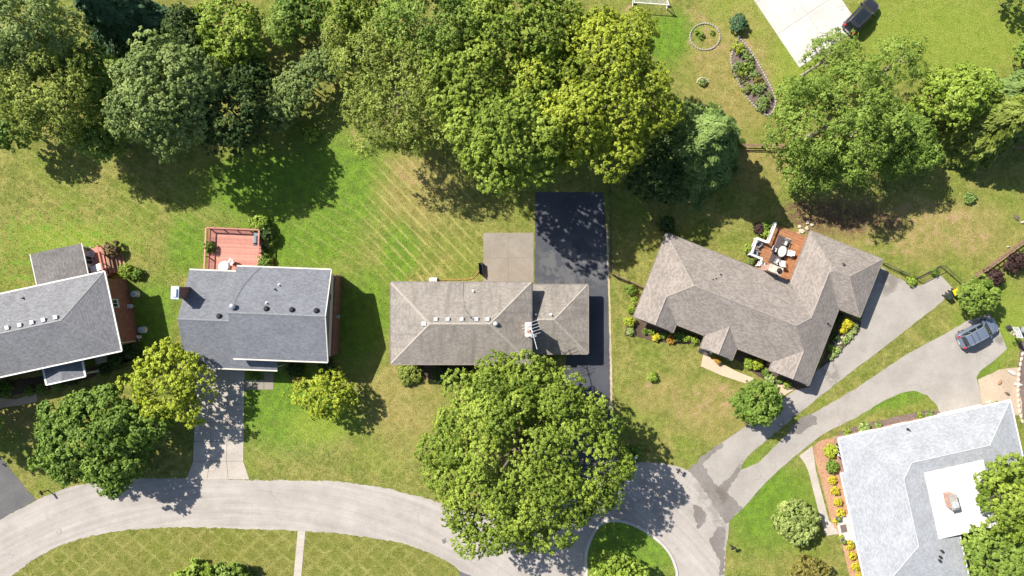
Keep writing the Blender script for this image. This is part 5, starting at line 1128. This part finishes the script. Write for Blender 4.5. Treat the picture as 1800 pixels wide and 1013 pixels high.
#--PART3--
# ------------------------------------------------------------------ trees
# name, label, px, py, rx, ry (photo pixels), crown centre height, vertical half size, foliage, seed, options
TR = [
 ('maple_tree', 'huge bright green maple in front of the middle house, overhanging the street', 915, 800, 182, 178, 7.6, 5.6, 'maple', 11, dict(puff=1.75, density=140, lump=.13, leaf=.13)),
 ('maple_tree', 'bright yellow green maple, tallest of the tree mass above the black drive', 1050, 165, 135, 145, 10.8, 6.5, 'goldmaple', 12, dict(puff=1.8, density=120, leaf=.14)),
 ('maple_tree', 'green maple hanging over the rear lawn, above the middle house patio', 895, 250, 100, 88, 11, 6.5, 'maple', 13, dict(puff=1.6)),
 ('maple_tree', 'green tree at the top edge in the middle of the tree mass', 925, 45, 110, 85, 11, 6, 'maple', 14, dict(puff=1.6)),
 ('shade_tree', 'loose olive green tree whose crown thins out over the striped lawn', 700, 165, 115, 118, 8.5, 5, 'olive', 15, dict(style='fine', leaf=.15, density=75, puff=1.3, lump=.24, bark='palebark')),
 ('shade_tree', 'pale green tree with grey branches at the top edge, left of centre', 765, 40, 105, 80, 10, 5.5, 'locust', 16, dict(style='fine', leaf=.16, density=90, bark='palebark')),
 ('shade_tree', 'mid green tree between the olive tree and the yellow green maple', 820, 160, 75, 85, 10, 5, 'maple', 17, dict(puff=1.5)),
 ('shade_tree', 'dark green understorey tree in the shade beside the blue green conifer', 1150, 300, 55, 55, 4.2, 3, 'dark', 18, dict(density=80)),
 ('shade_tree', 'yellowish tree at the top edge left of the tree mass', 640, 15, 60, 50, 6.5, 4, 'maple', 19, {}),
 ('shade_tree', 'dark tree at the top edge above the arching hedge', 535, 22, 55, 45, 3.6, 2.8, 'green', 20, {}),
 ('shade_tree', 'round bright green tree standing alone at the top left', 403, 55, 66, 62, 3.9, 3.0, 'lime', 21, dict(density=120)),
 ('shade_tree', 'large grey green tree over the left rear lawn', 295, 172, 98, 100, 9.2, 5, 'greygreen', 22, dict(puff=1.5, density=125, lump=.14)),
 ('shade_tree', 'lower light green tree tucked under the grey green tree', 178, 240, 45, 48, 5.6, 3.4, 'locust', 23, {}),
 ('shade_tree', 'dark leafy tree right of the grey green tree', 410, 205, 58, 70, 6.2, 4, 'dark', 24, dict(density=100)),
 ('shade_tree', 'olive brown tree crown at the left edge, second from the top', 85, 160, 95, 90, 9, 4.6, 'olive', 25, dict(style='fine', leaf=.15)),
 ('shade_tree', 'pale green tree filling the top left corner', 45, 55, 95, 85, 10.5, 5, 'greygreen', 26, dict(style='fine', leaf=.17, density=85)),
 ('shade_tree', 'bright green low tree at the left edge under the olive crown', 18, 222, 50, 42, 4.5, 3.2, 'green', 27, dict(density=110)),
 ('shade_tree', 'shaded green tree between the top left spruce and the olive crown', 165, 145, 60, 60, 7, 3.6, 'green', 28, {}),
 ('shade_tree', 'dark undergrowth tree in the gap behind the bright round tree', 330, 60, 40, 50, 4, 2.6, 'dark', 29, {}),
 ('ornamental_tree', 'bright yellow green tree overhanging the concrete drive', 300, 675, 75, 78, 4.0, 3.0, 'yellow', 30, dict(leaf=.13, density=95, puff=.85, lump=.2)),
 ('ornamental_tree', 'broad deep green tree beside the street at lower left', 172, 768, 108, 92, 4.6, 3.4, 'green', 31, dict(leaf=.16, density=130, puff=1.15)),
 ('ornamental_tree', 'small yellow green tree on the front lawn of the slate roofed house', 572, 694, 56, 42, 3.0, 1.9, 'yellow', 32, dict(leaf=.11, density=150, puff=.6, lump=.26)),
 ('ornamental_tree', 'neat round green tree beside the fork of the two drives', 1330, 708, 44, 40, 3.2, 2.3, 'green', 33, dict(leaf=.12, density=230, puff=.55, lump=.07)),
 ('shade_tree', 'wide feathery green tree above the timber deck house', 1475, 215, 118, 100, 8, 4.2, 'locust', 34, dict(style='fine', leaf=.15, density=105, puff=1.1, lump=.24, bark='palebark')),
 ('shade_tree', 'thin leafy tree reaching over the pale concrete pad', 1462, 95, 48, 42, 7.5, 2.6, 'locust', 35, dict(style='fine', leaf=.13, density=75, puff=.8, lump=.3, bark='palebark')),
 ('shade_tree', 'airy light green branches spreading onto the bright lawn at top right', 1575, 112, 55, 45, 7.2, 2.4, 'locust', 36, dict(style='fine', leaf=.13, density=70, puff=.8, lump=.3, bark='palebark')),
 ('shade_tree', 'yellow green tree at the edge of the bright lawn, right of the feathery tree', 1680, 165, 68, 52, 6.8, 3.4, 'lime', 37, dict(leaf=.15, density=115)),
 ('shade_tree', 'lower green lobe tree under the feathery tree, near the rail fence', 1430, 290, 62, 52, 4.8, 2.8, 'locust', 38, dict(style='fine', leaf=.14, density=100, puff=.9)),
 ('shade_tree', 'shadowed green tree between the feathery tree and the olive evergreen', 1590, 255, 55, 60, 5, 3, 'green', 39, dict(style='fine', leaf=.15)),
 ('shade_tree', 'lush green tree overhanging the flat white roof at lower right', 1786, 870, 66, 76, 7.5, 4.6, 'maple', 40, dict(puff=1.1, density=120)),
 ('shade_tree', 'paler green tree at the bottom right corner', 1752, 985, 60, 58, 5.2, 3.4, 'locust', 41, dict(puff=.9, density=130)),
 ('ornamental_tree', 'small green tree beside the parked silver car', 1719, 520, 35, 33, 2.6, 1.7, 'locust', 42, dict(leaf=.11, density=220, puff=.5)),
 ('ornamental_tree', 'light green small tree on the curbed island at the bottom edge', 1085, 1010, 52, 36, 3.2, 2.2, 'lime', 43, dict(leaf=.12, density=180, puff=.6)),
 ('ornamental_tree', 'cream flecked shrub tree on the lawn beside the garden walk', 1398, 917, 39, 41, 1.7, 1.4, 'variegated', 44, dict(leaf=.11, density=240, puff=.42, lump=.08)),
 ('ornamental_tree', 'rusty green shrub tree at the bottom edge on the right lawn', 1421, 1006, 34, 28, 1.5, 1.2, 'rust', 45, dict(leaf=.1, density=240, puff=.4)),
 ('shade_tree', 'dark tree showing a few branches at the top right corner', 1785, -6, 32, 12, 2.4, 1.5, 'dark', 46, {}),
 ('shade_tree', 'green tree whose edge shows at the right border below the corner', 1812, 86, 22, 24, 2.0, 1.5, 'green', 47, {}),
 ('shade_tree', 'narrow pale green tree at the top edge between the bright round tree and the hedge', 497, 45, 28, 42, 3.6, 2.6, 'locust', 49, dict(style='fine')),
 ('shade_tree', 'dark low tree in the hollow left of the hedge foot', 447, 140, 32, 40, 2.6, 2.0, 'dark', 50, {}),
 ('shade_tree', 'dark low tree in the gap below the top left spruce', 245, 95, 40, 34, 3.0, 2.2, 'dark', 51, {}),
 ('shade_tree', 'green tree filling the gap between olive tree and top edge trees', 610, 60, 45, 45, 5, 3.2, 'olive', 52, dict(style='fine')),
 ('shade_tree', 'fresh green tree in the middle of the tree mass, between two maples', 965, 150, 70, 75, 10, 4.5, 'maple', 53, dict(puff=1.5)),
 ('shade_tree', 'tree beyond the left edge shading the dry front lawn', -75, 730, 70, 65, 5, 3.4, 'green', 48, {}),
]
for n_, lab, px, py, rx, ry, hc, rz, fol, seed, kw in TR: tree(n_, lab, px, py, rx, ry, hc, rz, fol, seed, **kw)
conifer('spruce_tree', 'dark blue green spruce at the top left', 190, 20, 4.6, 13, 'spruce', 60, .24, 30, .3, .85, .6)
conifer('conifer_tree', 'tall blue green conifer between the maple mass and the round flower bed', 1240, 252, 5.6, 14.5, 'bluegreen', 61, .25, 40, .22, .72, .5)
conifer('pine_tree', 'olive green evergreen at the right edge with drooping sprays', 1745, 215, 5.2, 11, 'olive', 62, .28, 34, .4, .6, .8)
conifer('pine_tree', 'grey green evergreen at the right border behind the olive one', 1805, 175, 4.2, 11, 'bluegreen', 63, .26, 30, .4, .6, .8)
conifer('juniper_tree', 'upright yellow green juniper on the island lawn at the bottom edge, leftmost', 338, 1030, 2.6, 4.4, 'lime', 64, .2, 30, -.55, .45, .1)
conifer('juniper_tree', 'upright yellow green juniper on the island lawn at the bottom edge, second', 405, 1028, 2.5, 4.6, 'locust', 65, .2, 30, -.6, .45, .1)

# arching hedge: one long clipped mass
hp_ = smooth_path([(478, 205), (500, 178), (535, 142), (570, 112), (610, 88), (645, 72)], 6)
rs = np.random.RandomState(77); hx, hy = P(545, 135)
cen = []
for i, p in enumerate(hp_):
    x, y = P(*p, 3.2); wd = (38 if i < 14 else 32)/PXM
    for k in range(16):
        a = rs.uniform(0, 6.3); r_ = wd*math.sqrt(rs.uniform(0, 1))*.82
        cen.append((x-hx+r_*cos(a), y-hy+r_*sin(a), 1.2+2.9*math.sqrt(max(0, 1-(r_/wd)**2))*rs.uniform(.85, 1.05)))
cen = np.array(cen); pr = rs.uniform(.45, .85, len(cen))
pos, nr, L, tint = puffs_to_leaves(cen, pr, 26000, .12, rs, 'broad', np.clip(rs.normal(.5, .15, len(cen)), 0, 1), np.array([0, 0, 0.]))
H_ = thing('hedge', 'arching grey green hedge beside the shadowed strip of rear lawn', 'hedge', (hx, hy, 0))
link_mesh('foliage', leaf_mesh('foliage', pos, nr, L, .6, tint, rs), FOL['greygreen'], H_)
sb = MB()
for p in hp_[::4]:
    x, y = P(*p, 3.2); sb.tube((x-hx, y-hy, -.1), (x-hx+.1, y-hy, 2.2), .09, .05, 6, False)
sb.build('stems', M['bark'], H_, uv=False)

# ------------------------------------------------------------------ shrubs and garden plants
SH = [
 ('shrub', 'lone small bright shrub on the rear lawn by the shadow edge', 546, 237, 14, .9, 'lime'),
 ('evergreen_shrub', 'dark blue green dwarf pine above the lens shaped mulch bed', 1298, 41, 15, 1.1, 'spruce'),
 ('shrub', 'small green shrub in a bare ring on the lawn left of the front walk', 1147, 663, 9, .7, 'lime'),
 ('shrub', 'dark purple shrub by the slanting rail fence, lower one', 1746, 487, 17, 1.4, 'purple'), ('shrub', 'dark purple shrub by the slanting rail fence, upper one', 1785, 461, 18, 1.5, 'purple'),
 ('shrub', 'brown leaved shrub at the head of the small deck steps', 197, 437, 14, 1.4, 'brown'), ('shrub', 'pale yellow green shrub at the corner of the left brick house', 222, 477, 12, 1.1, 'lime'),
 ('shrub', 'dark green shrub right of the pale shrub by the left brick house', 240, 481, 10, .9, 'green'),
 ('shrub', 'feathery light green shrub at the top right corner of the red deck', 455, 394, 17, 1.5, 'lime'), ('shrub', 'dark bush along the right side of the red deck', 470, 412, 13, 1.6, 'dark'),
 ('hosta', 'pale hosta clump in the bed right of the red deck', 468, 428, 9, .6, 'hosta'), ('shrub', 'deep green shrub at the outer edge of the bed right of the red deck', 478, 425, 8, 1.0, 'green'),
 ('shrub', 'spiky green shrub at the foot of the red deck steps', 465, 460, 13, .9, 'green'), ('shrub', 'small dark shrub between the deck grill and the hosta clump', 462, 440, 8, .9, 'dark'),
 ('shrub', 'leafy climber hanging over the left railing of the red deck', 368, 434, 10, 2.0, 'green'),
 # left house front
 ('shrub', 'dark shrub at the front corner of the left brick house', 232, 615, 16, 1.3, 'dark'), ('shrub', 'dark shrub in the front bed, second from the brick house corner', 205, 634, 13, 1.0, 'dark'),
 ('shrub', 'round green shrub right of the portico of the left brick house', 100, 677, 9, .8, 'green'), ('shrub', 'round green shrub left of the portico of the left brick house', 74, 684, 9, .8, 'green'),
 ('shrub', 'round green shrub at the end of the tan garden walk on the left', 53, 688, 9, .8, 'green'), ('shrub', 'leafy green shrub in front of the left brick house at the left edge', 8, 684, 14, 1.0, 'green'), ('shrub', 'low dark shrub in front of the portico steps', 128, 668, 10, .7, 'dark'),
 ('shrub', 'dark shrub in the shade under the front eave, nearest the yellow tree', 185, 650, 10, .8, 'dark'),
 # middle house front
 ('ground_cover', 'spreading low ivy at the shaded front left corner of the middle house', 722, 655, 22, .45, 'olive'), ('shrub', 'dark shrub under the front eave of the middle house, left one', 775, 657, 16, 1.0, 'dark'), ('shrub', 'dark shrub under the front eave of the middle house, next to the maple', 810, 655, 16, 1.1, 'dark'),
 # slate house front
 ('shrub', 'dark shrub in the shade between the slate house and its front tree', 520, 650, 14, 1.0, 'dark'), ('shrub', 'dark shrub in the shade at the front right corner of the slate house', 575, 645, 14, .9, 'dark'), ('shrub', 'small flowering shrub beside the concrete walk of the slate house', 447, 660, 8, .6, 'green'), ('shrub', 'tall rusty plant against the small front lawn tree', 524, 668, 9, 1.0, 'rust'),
 # taupe house
 ('shrub', 'golden shrub at the left corner of the taupe roofed house', 1106.6, 566, 9, .8, 'yellow'), ('shrub', 'pale green shrub below the golden corner shrub', 1108, 583, 7, .6, 'hosta'), ('shrub', 'dark green round shrub beside the picket fence', 1109, 509, 9, 1.1, 'green'),
 ('shrub', 'small light shrub along the left wall of the taupe house, upper', 1115, 529, 7, .6, 'lime'), ('shrub', 'small light shrub along the left wall of the taupe house, lower', 1109, 544, 7, .6, 'lime'),
 ('shrub', 'tiny green shrub, first in the bed left of the front porch', 1134, 583, 5, .5, 'green'), ('shrub', 'small yellow green shrub, second in the bed left of the front porch', 1145, 584, 6, .5, 'lime'), ('shrub', 'round gold shrub, third in the bed left of the front porch', 1153.6, 593.5, 7.5, .6, 'gold'),
 ('shrub', 'small green shrub, fourth in the bed left of the front porch', 1167, 590, 6, .5, 'green'), ('shrub', 'orange leaved shrub in the bed left of the front porch', 1179.5, 597, 8, .5, 'orange'), ('shrub', 'deep green shrub in the notch left of the front porch', 1194, 591, 9, .8, 'green'),
 ('shrub', 'upright lime shrub, third from the porch', 1204, 596, 6, .6, 'lime'), ('shrub', 'small lime shrub, second from the porch', 1212, 595, 5, .5, 'lime'), ('shrub', 'round lime shrub next to the porch', 1222, 599, 7, .6, 'lime'),
 ('hedge_plant', 'yellow green clipped shrub in the entry notch, left half', 1316, 638, 9, .8, 'lime'), ('hedge_plant', 'yellow green clipped shrub in the entry notch, right half', 1330, 641, 10, .8, 'yellow'),
 ('shrub', 'small green shrub by the step paving, uppermost', 1346, 655, 7, .6, 'green'), ('shrub', 'pale round shrub by the step paving, behind the round tree', 1353, 667, 9, .6, 'hosta'), ('shrub', 'green shrub in the bed right of the step paving', 1370, 668, 7, .5, 'greygreen'), ('shrub', 'light shrub at the right end of the entry bed', 1384, 676, 7, .5, 'lime'),
 ('shrub', 'large gold shrub in the side bed by the drive', 1489, 568, 9.5, .8, 'gold'), ('shrub', 'round gold shrub below the large gold one in the side bed', 1481, 580, 7.5, .7, 'gold'),
 ('hosta', 'variegated hosta, first along the drive edge from the house corner', 1503, 573, 6, .4, 'hosta'), ('hosta', 'variegated hosta, second along the drive edge from the house corner', 1500, 582, 6, .4, 'hosta'), ('hosta', 'variegated hosta, third along the drive edge from the house corner', 1494, 591, 6, .4, 'hosta'),
 ('hosta', 'variegated hosta, fourth along the drive edge beside the cobbles', 1486, 599, 6, .4, 'hosta'), ('hosta', 'variegated hosta, fifth along the drive edge below the cobbles', 1473, 614, 6, .4, 'hosta'), ('hosta', 'variegated hosta, sixth along the drive edge near the drive corner', 1466, 622, 6, .4, 'hosta'), ('hosta', 'variegated hosta, last along the drive edge at the lower tip', 1460, 628, 5.5, .4, 'hosta'),
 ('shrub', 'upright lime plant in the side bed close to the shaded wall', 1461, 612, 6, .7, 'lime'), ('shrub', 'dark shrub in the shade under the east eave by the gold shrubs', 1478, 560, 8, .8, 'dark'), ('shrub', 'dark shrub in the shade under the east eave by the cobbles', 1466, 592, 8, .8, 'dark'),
 ('shrub', 'lime shrub in the planting beside the white deck railing', 1345, 410, 8, .8, 'lime'), ('shrub', 'small lime shrub at the top end of the white deck railing', 1356, 397, 5, .6, 'lime'), ('shrub', 'dark green shrub at the top left of the deck planting', 1347, 396, 8, .9, 'green'), ('shrub', 'bare dark brown shrub left of the deck planting', 1335, 402, 10, .7, 'purple'),
 ('shrub', 'bright lime shrub outside the deck railing alcove', 1313, 438, 8, .9, 'lime'), ('shrub', 'grey green shrub in the corner between deck railing and roof', 1320, 459, 7, .7, 'greygreen'), ('shrub', 'dark shrub in tree shade at the rear left corner of the taupe house', 1172, 396, 14, 1.0, 'dark'),
 ('shrub', 'leafy plant at the wire fence beside the upper drive', 1602, 494, 9, .6, 'lime'), ('shrub', 'small plant inside the fence step at the end of the upper drive', 1643, 479, 7, .5, 'green'),
 # white roof house
 ('shrub', 'large lime shrub at the top of the pink mulch bed', 1461.5, 793, 11, .9, 'yellow'), ('shrub', 'dark green spiky shrub, second in the pink mulch bed', 1463, 820, 11, .8, 'green'),
 ('shrub', 'small gold shrub beside the urn nearer the drive', 1470, 916, 5, .4, 'gold'), ('shrub', 'small rusty shrub beside the urn nearer the bottom edge', 1478, 944, 4, .4, 'yellow'),
 ('hosta', 'hosta in the dark mulch bed beside the white roof, largest', 1519, 753, 10, .5, 'hosta'), ('shrub', 'small plant at the left end of the dark mulch bed', 1489, 761, 7, .4, 'lime'), ('shrub', 'low plant in the middle of the dark mulch bed', 1544, 749, 7, .35, 'greygreen'), ('shrub', 'low plant near the right end of the dark mulch bed', 1617, 731, 6, .4, 'lime'), ('shrub', 'round plant at the right end of the dark mulch bed', 1635, 729, 7, .45, 'greygreen'), ('shrub', 'yellowish low plant along the roof edge by the gravel court', 1752, 711, 6, .4, 'olive'),
 ('shrub', 'small plant in the middle of the stone ring', 1233, 63, 5, .4, 'green'), ('shrub', 'tiny yellow plant inside the stone ring, left', 1223, 56, 4, .3, 'lime'), ('shrub', 'tiny yellow plant inside the stone ring, right', 1252, 57, 4, .3, 'lime'), ('shrub', 'green plant inside the small stone arc', 1235, 145, 7, .4, 'greygreen'),
 ('ground_cover', 'round dark green ground cover around the post lamp', 1114, 798, 15, .3, 'green'),
 ('shrub', 'low green plant on the dry lawn below the right hand trees', 1705, 348, 10, .5, 'bluegreen'),
]
for i, (n_, lab, px, py, r_, h_, fol) in enumerate(SH):
    shrub(n_, lab, px, py, r_, h_, fol, 200+i, leaf=min(.11, max(.05, r_/PXM*.14)), density=330 if r_ < 12 else 250)
ORD = ['first', 'second', 'third', 'fourth', 'fifth', 'sixth', 'seventh', 'eighth', 'ninth', 'tenth', 'eleventh', 'twelfth', 'thirteenth', 'fourteenth', 'fifteenth']
for i, (px, py) in enumerate(((1463, 844), (1468, 862.5), (1472.5, 882.5), (1477, 902), (1494, 958), (1498, 977), (1504, 996), (1509, 1014))):
    shrub('gold_shrub', '%s round gold shrub down the pink mulch bed from the drive' % ORD[i], px, py, 7.8, .65, 'gold', 400+i, .055, 420, .2, 'gold shrubs in the pink mulch bed', lump=.06)
for i, (px, py, r_, fol) in enumerate(((1297, 84, 8, 'yellow'), (1309, 94, 7, 'greygreen'), (1315, 104, 7, 'greygreen'), (1297, 117, 8, 'greygreen'), (1308, 119, 6, 'lime'), (1319, 119, 6, 'green'), (1303, 133, 7, 'olive'), (1326, 133, 7, 'greygreen'), (1332, 144, 7, 'rust'), (1313, 155, 7, 'olive'), (1328, 158, 8, 'bluegreen'), (1347, 172, 7, 'green'), (1339, 184, 9, 'bluegreen'), (1340, 151, 5, 'hosta'))):
    shrub('bed_plant', '%s plant from the top end of the lens shaped mulch bed' % ORD[i], px, py, r_, .45, fol, 430+i, .085, 300, r_/PXM*.95, 'plants in the lens shaped bed', lump=.08)

# ------------------------------------------------------------------ grass blades standing on the lawns
def inside(poly, X, Y):
    n = len(poly); c = np.zeros(len(X), bool); j = n-1
    for i in range(n):
        xi, yi = poly[i]; xj, yj = poly[j]
        c ^= ((yi > Y) != (yj > Y)) & (X < (xj-xi)*(Y-yi)/(yj-yi+1e-12)+xi); j = i
    return c
rs = np.random.RandomState(5); NG = 230000
X = rs.uniform(-64, 64, NG); Y = rs.uniform(-37, 37, NG); keep = np.ones(NG, bool)
for poly in HARD: keep &= ~inside(poly, X, Y)
X, Y = X[keep], Y[keep]; N = len(X); Z = np.where(inside(np.array(inn), X, Y), .1, 0.)
a = rs.uniform(0, 2*pi, N); wd = rs.uniform(.025, .06, N); hh = rs.uniform(.04, .11, N); le = rs.normal(0, .05, (N, 2))
V = np.empty((N, 3, 3), np.float32)
V[:, 0] = np.stack([X-np.cos(a)*wd, Y-np.sin(a)*wd, Z-.01], 1); V[:, 1] = np.stack([X+np.cos(a)*wd, Y+np.sin(a)*wd, Z-.01], 1); V[:, 2] = np.stack([X+le[:, 0], Y+le[:, 1], Z+hh], 1)
me = bpy.data.meshes.new('grass'); me.vertices.add(N*3); me.vertices.foreach_set('co', V.ravel()); me.loops.add(N*3); me.loops.foreach_set('vertex_index', np.arange(N*3, dtype=np.int32))
me.polygons.add(N); me.polygons.foreach_set('loop_start', np.arange(0, N*3, 3, dtype=np.int32)); me.polygons.foreach_set('loop_total', np.full(N, 3, np.int32)); me.update(calc_edges=True)
tag(link_mesh('grass', me, M['grass']), 'short mown grass blades over the lawns', 'grass', None, 'stuff')
print('leaves', LEAVES[0], 'grass', N)
